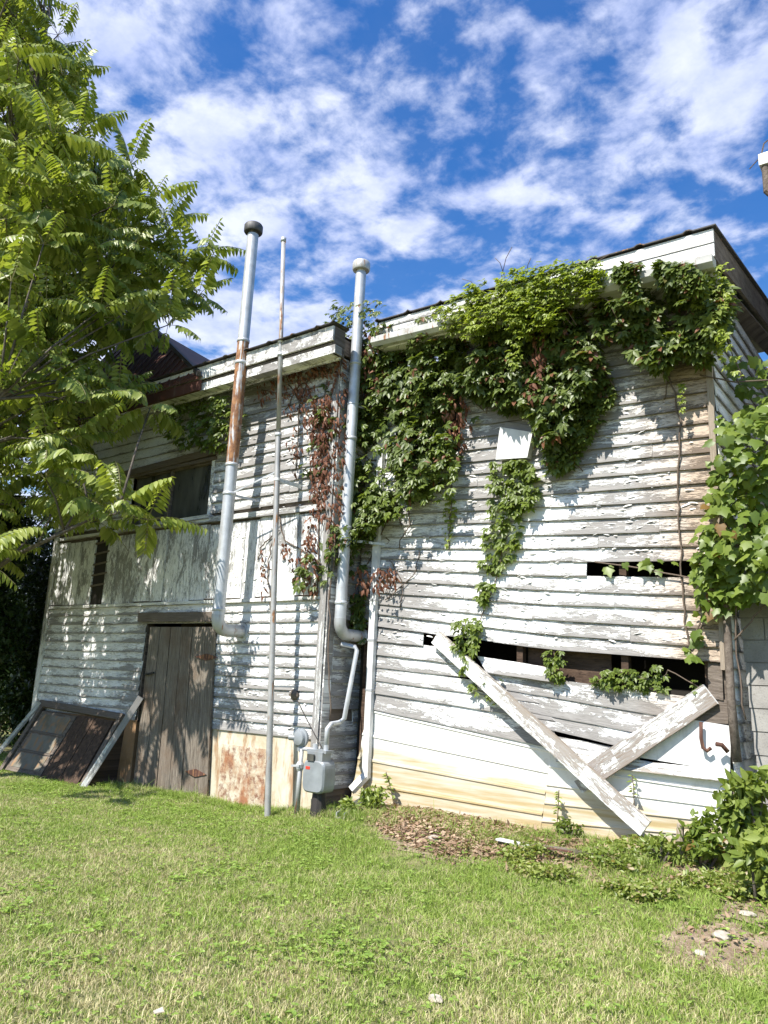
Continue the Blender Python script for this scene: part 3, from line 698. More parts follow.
# peeling curls of paint
def curls(parent, n, X0, X1, Z0, Z1, Y, seed, mat):
    r = random.Random(seed); b = MB()
    for _ in range(n):
        x = r.uniform(X0, X1); z = r.uniform(Z0, Z1); L = r.uniform(.02, .10); w_ = r.uniform(.006, .018); a = r.uniform(-.35, .35)
        if parent is RB and (hole1[0]-.1 < x < hole1[1]+.1 and hole1[2]-.05 < z < hole1[3]+.1): continue
        u = Vector((math.cos(a), 0, math.sin(a))); v = Vector((-math.sin(a), 0, math.cos(a))); p = Vector((x, Y-.020, z)); k = 3; pts = []
        for i in range(k+1):
            t = i/k; pts.append((p+u*(L*(t-.5))+v*w_*.5*math.sin(t*3.1)+Vector((0, -.003, 0)), p+u*(L*(t-.5))-v*w_*.5+Vector((0, -.004-r.uniform(.004, .018)*math.sin(t*3.14), 0))))
        o = r.uniform(0, 40)
        for i in range(k): b.poly([pts[i][0], pts[i+1][0], pts[i+1][1], pts[i][1]], [(o, .7), (o+.05, .7), (o+.05, .8), (o, .8)])
    struct(b.build('paint_flakes', mat, parent), 'stuff')
M['flake'] = Mat('paint_flake', 0.8).color((0.72, 0.71, 0.67)).m
curls(RB, 520, XR0+.1, XR1-.1, 1.95, 4.4, YR, 21, M['flake'])
curls(LB, 260, -8, XL1-.2, .9, 5.2, YL, 22, M['flake']); 

# ------------------------------------------------------------------ neighbours
NB = empty('neighbouring_building', (-12.5, 12.5, 0), 'white clapboard gable just showing above the left roofline beside the brown roof', 'building')
p = onY(188, 364, 12.5); q = onY(219, 370, 12.5)
b = MB(); b.hexa([(p.x-3, 12.5, p.z), (q.x, 12.5, q.z), (q.x, 12.5, 0), (p.x-3, 12.5, 0)], [(p.x-3, 14, p.z), (q.x, 14, q.z), (q.x, 14, 0), (p.x-3, 14, 0)]); b.build('wall', M['siding_left'], NB)
b = MB(); b.hexa([(p.x-3, 12.4, p.z+.07), (q.x+.1, 12.4, q.z+.07), (q.x+.1, 12.4, q.z+.005), (p.x-3, 12.4, p.z+.005)], [(p.x-3, 14.1, p.z+.07), (q.x+.1, 14.1, q.z+.07), (q.x+.1, 14.1, q.z+.005), (p.x-3, 14.1, p.z+.005)]); b.build('roof', M['roof_metal'], NB)
# hipped brown roof over the left half of the left building
A0 = onY(199, 375, 6.40); C0 = onY(150, 326, 8.0); XE = min(XL0-.4, C0.x-.3)
b = MB(); E0 = Vector((XE, 6.40, A0.z)); E1 = Vector((XE, C0.y, C0.z)); dn_ = Vector((0, 0, -.05))
b.hexa([E0, A0, C0, E1], [E0+dn_, A0+dn_, C0+dn_, E1+dn_]); G0 = Vector((A0.x, 2*C0.y-6.40, A0.z)); b.poly([A0, G0, C0]); b.poly([C0, G0, Vector((XE, G0.y, A0.z)), E1])
n_ = int((A0.x-XE)/.22)
for k in range(n_):
    x = A0.x-.1-.22*k; f = min(1, (A0.x-x)/(A0.x-C0.x)) if A0.x > C0.x else 1; b.bar((x, 6.40, A0.z+.006), (x, 6.40+(C0.y-6.40)*f, A0.z+(C0.z-A0.z)*f+.006), .02, .02)
b.build('hip_roof', M['brown_roof'], LB)
b = MB(); b.bar(A0+Vector((.01, -.01, .015)), C0+Vector((.01, 0, .02)), .07, .05); b.build('hip_cap', M['roof_metal'], LB)
b = MB(); b.box(XE, A0.x-.01, 6.425, 6.465, A0.z-.21, A0.z-.055); b.build('eave_board', M['brown_roof'], LB)

NH = empty('neighbouring_building', (1.0, 10, 0), 'tall white building whose gutter corner juts in at the upper right edge', 'building')
b = MB(); b.box(-.95, 4, 8.3, 14, -.2, 6.95); b.build('wall', M['siding_left'], NH)
b = MB(); b.hexa([(-1.22, 8.0, 7.12), (4.2, 8.0, 7.12), (4.2, 14.3, 7.12), (-1.22, 14.3, 7.12)], [(-1.22, 8.0, 7.0), (4.2, 8.0, 7.0), (4.2, 14.3, 7.0), (-1.22, 14.3, 7.0)]); b.build('roof', M['white_metal'], NH)
b = MB(); b.box(-1.32, -1.225, 7.98, 14.3, 7.0, 7.13); b.build('gutter', M['white_metal'], NH)
b = MB(); b.tube([(-1.27, 8.03, 7.1), (-1.27, 8.03, 6.7), (-1.12, 8.1, 6.5), (-.98, 8.2, 6.3), (-.98, 8.2, 0.2)], .035, 8); b.build('downspout', M['old_wood'], NH)
b = MB(); b.tube([(-1.3, 8.0, 7.1), (-1.26, 8.0, 7.25), (-1.12, 8.0, 7.33)], .008, 5); b.tube([(-1.31, 8.0, 7.1), (-1.42, 8.02, 7.02)], .006, 5); b.build('twig', M['vine_wood'], NH)

# ------------------------------------------------------------------ pipes
def ring(b, p, r, h=.03, k=20): b.tube([Vector(p)-Vector((0, 0, h/2)), Vector(p)+Vector((0, 0, h/2))], r, k)
def flue(loc, top_px, bot_px, Yf, Yw, r, label, capmat, rusty, straps, capr):
    """metal flue: pipe, elbow into the wall, cap, straps"""
    T = onY(*top_px, Yf); B = onY(*bot_px, Yf)
    root = empty('flue_pipe', (B.x, Yf, B.z-.1), label, 'pipe', 'metal flue pipes on the wall')
    def at(t): return B.lerp(T, t)
    for (t0, t1, mt) in rusty:
        b = MB(); b.tube([at(t0), at(t1)], r, 24, cap=False); o = b.build('pipe_section', M[mt], root, True)
        if mt == 'galv_rusty': o['label'] = 'rusty brown pipe section'
    for t in straps[0]:
        b = MB(); b.tube([at(t)-Vector((0, 0, .022)), at(t)-Vector((0, 0, .018)), at(t)+Vector((0, 0, .018)), at(t)+Vector((0, 0, .022))], [r, r+.008, r+.008, r], 24, False)
        b.build('joint_collar', M['galv'], root, True)
    # elbow
    pts = []; er = .14
    for k in range(9):
        a = math.pi/2*k/8; pts.append(B+Vector((0, er*(1-math.cos(a)), -er*math.sin(a))))
    b = MB()
    pts2 = [B+Vector((0, 0, .04))]+pts+[Vector((B.x, Yw+.02, B.z-er))]
    b.tube(pts2, r*1.04, 24, False); o = b.build('elbow', M['galv_spots'], root); smooth_angle(o, 50)
    b = MB(); b.tube([(B.x, Yw-.035, B.z-er), (B.x, Yw-.012, B.z-er)], r*1.5, 24); b.build('wall_collar', M['galv'], root)
    # cap
    b = MB(); b.tube([T-Vector((0, 0, .03)), T+Vector((0, 0, .05))], r*.92, 24); b.tube([T+Vector((0, 0, .03)), T+Vector((0, 0, .045)), T+Vector((0, 0, .13)), T+Vector((0, 0, .15)), T+Vector((0, 0, .165))], [capr*.93, capr, capr, capr*.9, capr*.3], 28)
    o = b.build('cap', capmat, root); smooth_angle(o, 35)
    for t, dx_, Yend in straps[1]:
        p = at(t); b = MB()
        b.tube([p-Vector((0, 0, .012)), p+Vector((0, 0, .012))], r+.006, 20, False)
        b.bar(p+Vector((0, r, 0)), Vector((p.x+dx_, Yend, p.z-.02)), .03, .006); b.build('strap', M['galv'], root)
    return root
f1 = flue(None, (253, 235), (218, 618), 6.46, YL, .078, 'tall flue pipe with rusty brown middle and dark cap left of the thin pole', M['cap_dark'],
          [(0, .373, 'galv'), (.373, .70, 'galv_rusty'), (.70, 1, 'galv')], ([.02, .373, .64, .70, .3], [(.64, .35, 6.52), (.30, .12, YL-.03)]), .13)
f2 = flue(None, (361, 273), (340, 622), 6.96, YR, .068, 'shorter clean grey flue pipe with pale cap rising through the creeper', M['cap_light'],
          [(0, .5, 'galv'), (.5, 1, 'galv')], ([.05, .25, .5, .72], [(.22, .3, YR-.03), (.6, .2, YR-.03)]), .115)
# thin pole
T = onY(283.5, 240, 6.48); B = onY(268, 822, 6.48)
PO = empty('service_pole', (B.x, 6.48, B.z), 'tall thin grey metal pole strapped upright between the two flue pipes', 'pole')
b = MB(); b.tube([B-Vector((0, 0, .15)), B.lerp(T, .62)], .036, 16, False); b.build('lower_tube', M['pole'], PO, True)
b = MB(); b.tube([B.lerp(T, .618), T-Vector((0, 0, .0))], .029, 16); b.build('upper_tube', M['pole'], PO, True)
b = MB(); ring(b, T, .036, .06); b.build('top_collar', M['galv'], PO, True)
for t_ in (.62, .77): b = MB(); ring(b, B.lerp(T, t_), .041, .045); b.build('collar', M['galv'], PO, True)
for t, z1, L in ((.795, -.02, .30), (.54, -.01, .38)):
    p = B.lerp(T, t); b = MB(); b.bar(p, Vector((p.x+.05, 6.48+L, p.z+z1)), .05, .010); ring(b, p, .040, .035); b.build('strap', M['white_metal'], PO)
p = B.lerp(T, .20); b = MB(); b.bar(p, Vector((p.x+.02, YL-.02, p.z)), .02, .006); b.build('strap', M['galv'], PO)
p = B.lerp(T, .555); b = MB(); q = onY(226, 496, 6.46); b.bar(p, q, .02, .006); b.build('brace_strap', M['galv'], PO)

# downspout on the right building
DS = empty('downspout', onY(364, 790, YR-.06), 'white square downspout running down the left edge of the right building', 'downspout')
tp = onY(383, 350, YR-.06); bt = onY(366, 778, YR-.06); md = onY(376, 560, YR-.06); tp.x = md.x+.01
b = MB(); b.bar(bt, md, .085, .06, up=(1, 0, 0)); b.bar(md, tp, .085, .06, up=(1, 0, 0)); b.build('pipe', M['white_metal'], DS)
b = MB(); e = bt+Vector((-.12, -.10, -.14)); b.bar(bt+Vector((0, 0, .03)), e, .085, .062, up=(1, 0, 0)); b.build('shoe', M['white_metal'], DS)
b = MB(); b.bar(e+Vector((.005, .005, .004)), e+Vector((-.004, -.003, -.004)), .072, .05, up=(1, 0, 0)); b.build('outlet', M['black'], DS)
for py in (600, 690, 640):
    p = onY(374, py, YR-.06); p.x = bt.x+(md.x-bt.x)*(p.z-bt.z)/(md.z-bt.z); b = MB(); b.box(p.x-.05, p.x+.05, YR-.096, YR-.02, p.z-.012, p.z+.012); b.build('strap', M['galv'], DS)
b = MB(); b.tube([tp, tp+Vector((0, -.1, .12)), Vector((tp.x+.02, YE-.02, 5.5))], .035, 8); b.build('top_elbow', M['white_metal'], DS)

# gas meter
GY = 6.62
g0 = onY(318, 776, GY)
GM = empty('gas_meter', (g0.x, GY, gz(g0.x, GY)), 'grey gas meter with round regulator and pipes at the corner of the left building', 'gas meter')
def P(px, py, Y=GY): return onY(px, py, Y)
c = P(319, 776); hw = .155
b = MB()
# rounded body (squircle lathe-like extruded in depth)
front = []; 
for k in range(28):
    a = 2*math.pi*k/28; ca, sa = math.cos(a), math.sin(a); e_ = .42
    front.append((math.copysign(abs(ca)**e_, ca)*hw, math.copysign(abs(sa)**e_, sa)*.17))
a_ = [Vector((c.x+x, c.y-.085, c.z+z)) for x, z in front]; b_ = [Vector((c.x+x, c.y+.085, c.z+z)) for x, z in front]
ai = [Vector((c.x+x*.9, c.y-.105, c.z+z*.9)) for x, z in front]
b.poly(ai[::-1]); b.poly(b_)
for i in range(28):
    j = (i+1) % 28; b.poly([ai[i], ai[j], a_[j], a_[i]]); b.poly([a_[i], a_[j], b_[j], b_[i]])
o = b.build('body', M['meter'], GM); smooth_angle(o, 35)
b = MB(); b.box(c.x-.11, c.x+.11, c.y-.09, c.y+.05, c.z+.155, c.z+.255); b.box(c.x-.14, c.x+.14, c.y-.07, c.y+.07, c.z+.245, c.z+.275); b.build('head', M['meter'], GM)
b = MB(); b.box(c.x-.085, c.x+.01, c.y-.118, c.y-.1, c.z+.16, c.z+.23); b.build('index_window', M['glass'], GM)
b = MB(); b.box(c.x-.105, c.x-.045, c.y-.1085, c.y-.1055, c.z+.07, c.z+.10); b.build('red_label', M['red'], GM)
for px_ in (-.08, .08):
    b = MB(); b.tube([(c.x+px_, c.y, c.z+.27), (c.x+px_, c.y, c.z+.33)], .028, 12); b.build('union', M['galv'], GM)
r0 = P(296, 824); r0.z = gz(r0.x, r0.y)-.05; r1 = P(302, 745)
b = MB(); b.tube([r0, Vector((r1.x, r1.y, r1.z-.02))], [.032, .024], 12); b.build('riser', M['galv_spots'], GM, True)
vz = P(299, 766).z; vx = P(300, 766).x
b = MB(); b.tube([(vx, GY, vz-.05), (vx, GY, vz-.02), (vx, GY, vz+.02), (vx, GY, vz+.05)], [.03, .045, .045, .03], 12); b.bar((vx-.09, GY-.04, vz), (vx+.03, GY-.04, vz+.01), .022, .02); b.build('valve', M['galv'], GM)
rg = P(301, 738)
b = MB(); b.tube([rg+Vector((0, -.07, 0)), rg+Vector((0, -.055, 0)), rg+Vector((0, -.02, 0)), rg+Vector((0, -.015, 0)), rg+Vector((0, .015, 0)), rg+Vector((0, .02, 0)), rg+Vector((0, .05, 0))], [.03, .075, .085, .105, .105, .085, .05], 24)
b.tube([rg+Vector((-.02, -.03, 0)), rg+Vector((-.12, -.06, .0))], [.03, .032], 12); b.tube([rg, rg+Vector((0, 0, -.14))], .035, 12); o = b.build('regulator', M['meter'], GM); smooth_angle(o, 35)
b = MB(); cx_ = c.x-.08; b.tube([rg+Vector((0, 0, -.11)), Vector((cx_-.03, GY, rg.z-.11)), Vector((cx_, GY, rg.z-.14)), Vector((cx_, GY, c.z+.30))], .022, 10); b.build('inlet_pipe', M['galv'], GM, True)
b = MB(); Yc = 7.05
u0 = Vector((c.x+.08, GY, c.z+.3)); u1 = Vector((c.x+.08, GY, P(328, 724, GY).z))
v1 = onY(344, 723, Yc); v2 = onY(357, 647, Yc+.1); v3 = onY(341, 644, YR-.35)
b.tube([u0, u1-Vector((0, 0, .05)), u1+Vector((.03, .03, 0)), v1+Vector((-.05, -.03, -.0)), v1+Vector((0, 0, .05)), v2-Vector((0, 0, .04)), v2+Vector((-.03, 0, .0)), v3], .027, 12); b.build('outlet_pipe', M['galv'], GM, True)
b = MB(); gzz = gz(c.x, GY); b.tube([(c.x, GY+.02, gzz-.1), (c.x, GY+.02, c.z-.15)], [.10, .07], 10); b.build('support_post', M['black'], GM)

# small oval fitting and slack wire
f0 = onY(294, 695, YL-.04)
WF = empty('wall_fitting', f0, 'small oval metal fitting with a slack wire on the siding above the gas meter', 'fitting')
b = MB(); b.tube([f0+Vector((0, .03, 0)), f0+Vector((0, -.0, 0)), f0+Vector((0, -.03, -.01))], [.05, .065, .03], 16); b.bar(f0+Vector((-.07, 0, 0)), f0+Vector((.07, 0, 0)), .03, .03); b.build('cap', M['old_wood'], WF)
b = MB(); b.tube([f0+Vector((.05, 0, -.05)), onY(308, 722, YL-.1), onY(322, 748, GY+.05)], .006, 5); b.build('wire', M['black'], WF)

# white box on the right building
bp = [onY(x, y, YR-.12) for x, y in ((501, 428), (532, 433), (527, 457), (497, 459))]
VB = empty('vent_cover', bp[3], 'white square metal cover mounted on the clapboards, half ringed by creeper', 'cover')
b = MB(); b.hexa(bp, [p+Vector((0, .105, 0)) for p in bp]); b.build('box', M['white_metal'], VB)
cc_ = (bp[0]+bp[2])/2; b = MB(); b.hexa([cc_+(p-cc_)*1.05+Vector((0, -.012, 0)) for p in bp], [cc_+(p-cc_)*1.05 for p in bp]); b.build('lid', M['white_metal'], VB)
b = MB(); b.bar(bp[0]+Vector((.01, .09, .05)), bp[1]+Vector((0, .09, .05)), .08, .05); b.build('mounting_board', M['siding_bad'], VB)

# braces
def brace(px0, px1, wd, Y0, Y1, label, mat, th=.045):
    p = onY(*px0, Y0); q = onY(*px1, Y1)
    b = MB(); d = (q-p).normalized(); n = Vector((0, -1, 0)); u = d.cross(n).normalized()
    L = (q-p).length; k = 8; o_ = R_.uniform(0, 30); base = []
    for i in range(k):
        t0, t1 = i/k, (i+1)/k; A = p.lerp(q, t0); Bq = p.lerp(q, t1); e0 = .0025*math.sin(i*2.1); e1 = .0025*math.sin((i+1)*2.1)
        fr = [A+u*(wd/2+e0), Bq+u*(wd/2+e1), Bq-u*(wd/2-e1), A-u*(wd/2-e0)]
        bk = [x+Vector((0, th, 0)) for x in fr]; uv = [(o_+L*t0, 1), (o_+L*t1, 1), (o_+L*t1, 0), (o_+L*t0, 0)]
        b.poly(fr[::-1], uv[::-1]); b.poly(bk, uv); b.poly([fr[0], fr[1], bk[1], bk[0]], [uv[0], uv[1], uv[1], uv[0]]); b.poly([fr[3], bk[3], bk[2], fr[2]], [uv[3], uv[3], uv[2], uv[2]])
        if i == 0: b.poly([fr[0], bk[0], bk[3], fr[3]], [uv[0]]*4)
        if i == k-1: b.poly([fr[1], fr[2], bk[2], bk[1]], [uv[1]]*4)
    me_o = b.build('brace_board', mat); bm = me_o.data; bm.transform(Matrix.Translation(-q)); me_o.location = q
    return tag(me_o, label, 'board')
brace((435, 637), (645, 829), .16, YR-.10, YR-.28, 'long white peeling board leaning diagonally from the gap down to the ground', M['brace'])
M['brace_worn'] = paint_mat('worn_brace_paint', 0.455, 0.1, wood=(0.22, 0.17, 0.13))
brace((710, 694), (586, 778), .20, YR-.07, YR-.17, 'shorter weathered board crossing behind the long diagonal board', M['brace_worn'], .05)
b = MB(); q = [onY(x, y, YR-.10) for x, y in ((574, 781), (582, 778), (590, 789), (582, 793))]; b.hexa(q, [p+Vector((0, .03, 0)) for p in q]); o = b.build('board_offcut', M['brace']); tag(o, 'small broken piece of white board at the low end of the crossing board', 'board')

# curved iron hook near the corner post
hp = [onY(x, y, YR-.09) for x, y in ((701, 722), (701, 738), (703, 748), (707, 751), (711, 748))]
b = MB(); b.tube(hp, .016, 8); tag(b.build('iron_hook', M['rust'], smooth=True), 'rusty curved iron hook hanging on the white sheet near the corner', 'hook')
# leaning post at the corner
b = MB(); b.tube([onY(737, 762, YR-.05), onY(731, 700, YR-.05), onY(724, 560, YR-.04), onY(722, 520, YR-.04)], [.04, .036, .034, .03], 10); o = tag(b.build('corner_pole', M['old_wood'], smooth=True), 'rough brown wooden pole standing at the right corner of the building', 'pole')
b = MB(); b.tube([onY(716, 744, YR-.15), onY(722, 745, YR-.12), onY(728, 752, YR-.1)], .02, 8); tag(b.build('pipe_stub', M['rust'], smooth=True), 'short dark pipe stub poking out beside the wooden pole', 'pipe')

# concrete block wall
BW = empty('block_wall', (-1.5, 7.6, 0), 'leaning grey concrete block wall under the broad leaved vine at right', 'wall')
z = 0.0; k = 0; lean_ = -.055
b = MB(); bmor = MB()
while z < 3.0:
    xo = -1.62+lean_*(z-1); x = xo; first = .40 if k % 2 else .2
    while x < xo+1.1:
        wd = first if x == xo else .4; x2 = min(x+wd, xo+1.15)
        b.box(x+.005, x2-.005, 7.62, 7.82, z+.005, z+.195); x = x2
    bmor.box(xo+.012, xo+1.13, 7.632, 7.81, z, z+.2001)
    z += .2; k += 1
b.build('blocks', M['block'], BW); bmor.build('mortar', M['mortar'], BW)

# ------------------------------------------------------------------ cellar hatch
HT = empty('cellar_hatch', (-10.9, 6.5, -.1), 'dark weathered slanted cellar hatch leaning at the foot of the left building', 'hatch')
ht_l = Vector((-11.9, YL-.04, .92)); ht_r = Vector((-9.75, YL-.04, .84)); hb_l = Vector((-12.05, 6.38, -.1)); hb_r = Vector((-9.82, 6.40, -.1))
def H(u, v, n=0):
    t = ht_l.lerp(ht_r, u); bo = hb_l.lerp(hb_r, u); p = t.lerp(bo, v)
    nv = (ht_r-ht_l).cross(hb_l-ht_l).normalized(); nv = nv if nv.y < 0 else -nv
    return p+nv*n
def hquad(b, u0, u1, v0, v1, n0, n1):
    a = [H(u0, v0, n1), H(u1, v0, n1), H(u1, v1, n1), H(u0, v1, n1)]; c_ = [H(u0, v0, n0), H(u1, v0, n0), H(u1, v1, n0), H(u0, v1, n0)]; o = R_.uniform(0, 9)
    b.hexa(a, c_, [(o, 1), (o+1, 1), (o+1, 0), (o, 0)])
b = MB(); hquad(b, -.03, 1.0, -.02, .07, .0, .05); hquad(b, .0, .04, .07, 1, 0, .04); hquad(b, .96, 1.0, .07, 1, 0, .04); b.build('frame', M['old_wood'], HT)
b = MB(); b.bar(ht_l+Vector((-.02, -.06, .0)), hb_l+Vector((-.22, -.14, .0)), .07, .04); o = b.build('side_board', M['siding_bad'], HT)
b = MB(); b.bar(onY(141, 697, YL-.1), hb_r+Vector((.05, -.06, -.0)), .085, .05); o = b.build('side_board', M['siding_bad'], HT)
b = MB(); hquad(b, .06, .50, .12, .98, .0, .02); LD = b.build('hatch_door', M['old_wood'], HT)
b = MB()
for v0, v1 in ((.16, .40), (.45, .67), (.72, .92)):
    b_ = MB(); hquad(b_, .10, .46, v0, v1, .02, .026); b_.build('panel', M['hatch_panel'], LD)
for v in (.42, .69): hquad(b, .07, .49, v-.012, v+.012, .02, .035)
b.build('rail', M['old_wood'], LD)
b = MB()
for k in range(4): hquad(b, .52+.105*k, .52+.105*(k+1)-.006, .10, 1.0, .0, .03+.004*(k % 2))
o = b.build('hatch_door', M['brown_board'], HT)
b = MB(); b.poly([H(0, 0, 0), H(0, 1, 0), Vector((hb_l.x, YL, -.15)), Vector((ht_l.x, YL, .9))]); b.build('cheek', M['brown_board'], HT); b = MB(); b.poly([H(1, 0, 0), H(1, 1, 0), Vector((hb_r.x, YL, -.15)), Vector((ht_r.x, YL, .84))]); b.build('cheek', M['brown_board'], HT)

# ------------------------------------------------------------------ leaves
def leaflets(P_, D_, N_, L, Wd, droop=0.25):
    """P base, D direction, N normal; arrays (n,3); L, Wd (n,)"""
    n = len(P_); D_ = D_/np.linalg.norm(D_, axis=1, keepdims=True); Sd = np.cross(D_, N_); Sd /= (np.linalg.norm(Sd, axis=1, keepdims=True)+1e-9); Nn = np.cross(Sd, D_)
    L = L[:, None]; Wd = Wd[:, None]
    m1 = P_+D_*L*.5-Nn*Wd*.18; tip = P_+D_*L-Nn*L*droop
    l = P_+D_*L*.38-Sd*Wd*.5+Nn*Wd*.08; r = P_+D_*L*.38+Sd*Wd*.5+Nn*Wd*.08
    l2 = P_+D_*L*.70-Sd*Wd*.34-Nn*L*droop*.4; r2 = P_+D_*L*.70+Sd*Wd*.34-Nn*L*droop*.4
    V = np.stack([P_, l, l2, tip, r2, r, m1], 1).reshape(-1, 3)
    f = np.array([0, 6, 1, 1, 6, 2, 2, 6, 3, 3, 6, 4, 4, 6, 5, 5, 6, 0])
    Fc = (np.arange(n)[:, None]*7+f[None, :]).ravel()
    return V, Fc
def rnd_unit(n):
    v = rng.normal(size=(n, 3)); return v/np.linalg.norm(v, axis=1, keepdims=True)
def leafmesh(name, parts, mat, parent):
    Vs = []; Fs = []; o = 0
    for V, Fc in parts: Vs.append(V); Fs.append(Fc+o); o += len(V)
    return np_mesh(name, np.concatenate(Vs), np.concatenate(Fs), 3, mat, parent)
def palmate(C, out, size, nl=5):
    """creeper leaves: C centres, out outward normals; leaf blade hangs down"""
    n = len(C); down = np.array([0, 0, -1.0])+rng.normal(size=(n, 3))*.35
    out = out/np.linalg.norm(out, axis=1, keepdims=True)
    d = down-out*np.sum(down*out, 1, keepdims=True); d += out*rng.uniform(.1, .6, (n, 1)); d /= np.linalg.norm(d, axis=1, keepdims=True)
    sd = np.cross(d, out); sd /= np.linalg.norm(sd, axis=1, keepdims=True); nn_ = np.cross(sd, d); nn_ *= np.sign(np.sum(nn_*out, 1, keepdims=True))
    parts = []
    for a, s in zip(np.linspace(-1.35, 1.35, nl), (.62, .85, 1, .85, .62) if nl == 5 else (.8, 1, .8)):
        dd = d*math.cos(a)+sd*math.sin(a)
        parts.append(leaflets(C, dd+rng.normal(size=(n, 3))*.08, nn_+rng.normal(size=(n, 3))*.15, size*s, size*s*.46, .22))
    return parts
def broad(C, out, size):
    n = len(C); out = out/np.linalg.norm(out, axis=1, keepdims=True); down = np.array([0, 0, -1.0])+rng.normal(size=(n, 3))*.45
    d = down-out*np.sum(down*out, 1, keepdims=True); d /= np.linalg.norm(d, axis=1, keepdims=True); sd = np.cross(d, out)
    ol = [(-.12, .0), (-.28, .30), (.02, .52), (.22, .42), (.42, .50), (.55, .24), (1.0, 0), (.55, -.24), (.42, -.50), (.22, -.42), (.02, -.52), (-.28, -.30)]
    s = size[:, None]; V = [C-out*s*.0]
    for u, v in ol: V.append(C+d*s*u+sd*s*v+out*s*(-.18*abs(v)*1.4-.22*max(0, u)**2+rng.uniform(-.02, .02, (n, 1))))
    V = np.stack(V, 1).reshape(-1, 3); k = len(ol); f = []
    for i in range(k): f += [0, 1+i, 1+(i+1) % k]
    return V, (np.arange(n)[:, None]*(k+1)+np.array(f)[None, :]).ravel()
def sample_px(poly, n, Y, dlo, dhi, thin=None):
    """points of a leafy mass hanging on a wall at Y, standing dlo..dhi in front of it"""
    xs_ = [p[0] for p in poly]; ys_ = [p[1] for p in poly]; out = []
    tries = 0
    while len(out) < n and tries < n*40:
        tries += 1
        x = R_.uniform(min(xs_), max(xs_)); y = R_.uniform(min(ys_), max(ys_))
        if not inpoly(x, y, poly): continue
        if 488 < x < 541 and 414 < y < 462: continue
        p = onY(x, y, Y)
        k = mnoise.noise(Vector((p.x*1.7, p.z*1.7, 4.2)))+.5*mnoise.noise(Vector((p.x*5, p.z*5, 1.2)))
        if thin is not None and k < thin: continue
        d = dlo+(dhi-dlo)*R_.random()**.8*(.55+.6*max(0, .5+k)); out.append((p.x, Y-d, p.z, d))
    return np.array(out)
def stems(b, n, poly, Y, rr=.006):
    for _ in range(n):
        for _t in range(30):
            x = R_.uniform(min(p[0] for p in poly), max(p[0] for p in poly)); y = R_.uniform(min(p[1] for p in poly), max(p[1] for p in poly))
            if inpoly(x, y, poly): break
        p = onY(x, y, Y-.04); pts = [p]
        for k in range(5): p = p+Vector((R_.uniform(-.12, .12), R_.uniform(-.03, .02), R_.uniform(-.16, -.02))); p.y = min(p.y, Y-.02); pts.append(p)
        b.tube(pts, rr, 5)
def outv(n, up=.45): return np.stack([rng.normal(0, .35, n), -np.ones(n), rng.normal(up, .35, n)], 1)

# --- main creeper
CR = empty('creeper_vine', (-5.0, YR-.1, .3), 'large dark green creeper draped over the eave and upper wall of the right building', 'vine')
mass = [(368, 345), (392, 333), (440, 330), (470, 318), (520, 300), (560, 300), (600, 290), (606, 320), (600, 350), (612, 372), (604, 395), (585, 420), (580, 440), (560, 455), (545, 430), (520, 415), (500, 420), (475, 432), (462, 470), (440, 495), (405, 512), (380, 540), (352, 560), (338, 575), (330, 540), (348, 480), (345, 430), (352, 390)]
A = sample_px(mass, 3400, YR, .06, .42, thin=-.20)
parts = palmate(A[:, :3], outv(len(A)), rng.uniform(.075, .145, len(A)))
core = sample_px([(395, 352), (590, 320), (590, 400), (540, 410), (470, 425), (440, 480), (385, 520), (358, 520), (360, 400)], 1300, YR, .03, .20, thin=-.35)
parts += palmate(core[:, :3], outv(len(core), .2), rng.uniform(.09, .13, len(core)))
ev = [(604, 312), (640, 292), (700, 285), (735, 300), (738, 330), (712, 372), (690, 360), (668, 380), (640, 365), (630, 345), (610, 350)]
A = sample_px([(618, 270), (655, 262), (690, 268), (708, 285), (690, 305), (612, 308)], 330, YE-.1, .0, .15, thin=-.35); parts += palmate(A[:, :3], outv(len(A)), rng.uniform(.08, .13, len(A)))
A = sample_px(ev, 1150, YR, .08, .46, thin=-.42); parts += palmate(A[:, :3], outv(len(A)), rng.uniform(.085, .14, len(A)))
dn = [(520, 420), (580, 410), (612, 375), (618, 400), (606, 420), (590, 445), (575, 470), (556, 478), (552, 455), (530, 450)]
A = sample_px(dn, 420, YR, .03, .2, thin=-.4); parts += palmate(A[:, :3], outv(len(A)), rng.uniform(.08, .12, len(A)))
leafmesh('leaves', parts, M['creeper'], CR)
pm = [(356, 430), (420, 420), (470, 430), (470, 500), (420, 520), (370, 545), (340, 590), (332, 560)]
A = sample_px(pm, 330, YR, .25, .42); parts = palmate(A[:, :3], outv(len(A)), rng.uniform(.07, .11, len(A)))
leafmesh('pale_leaves', parts, M['creeper_mid'], CR)
b = MB(); stems(b, 50, mass, YR, .007)
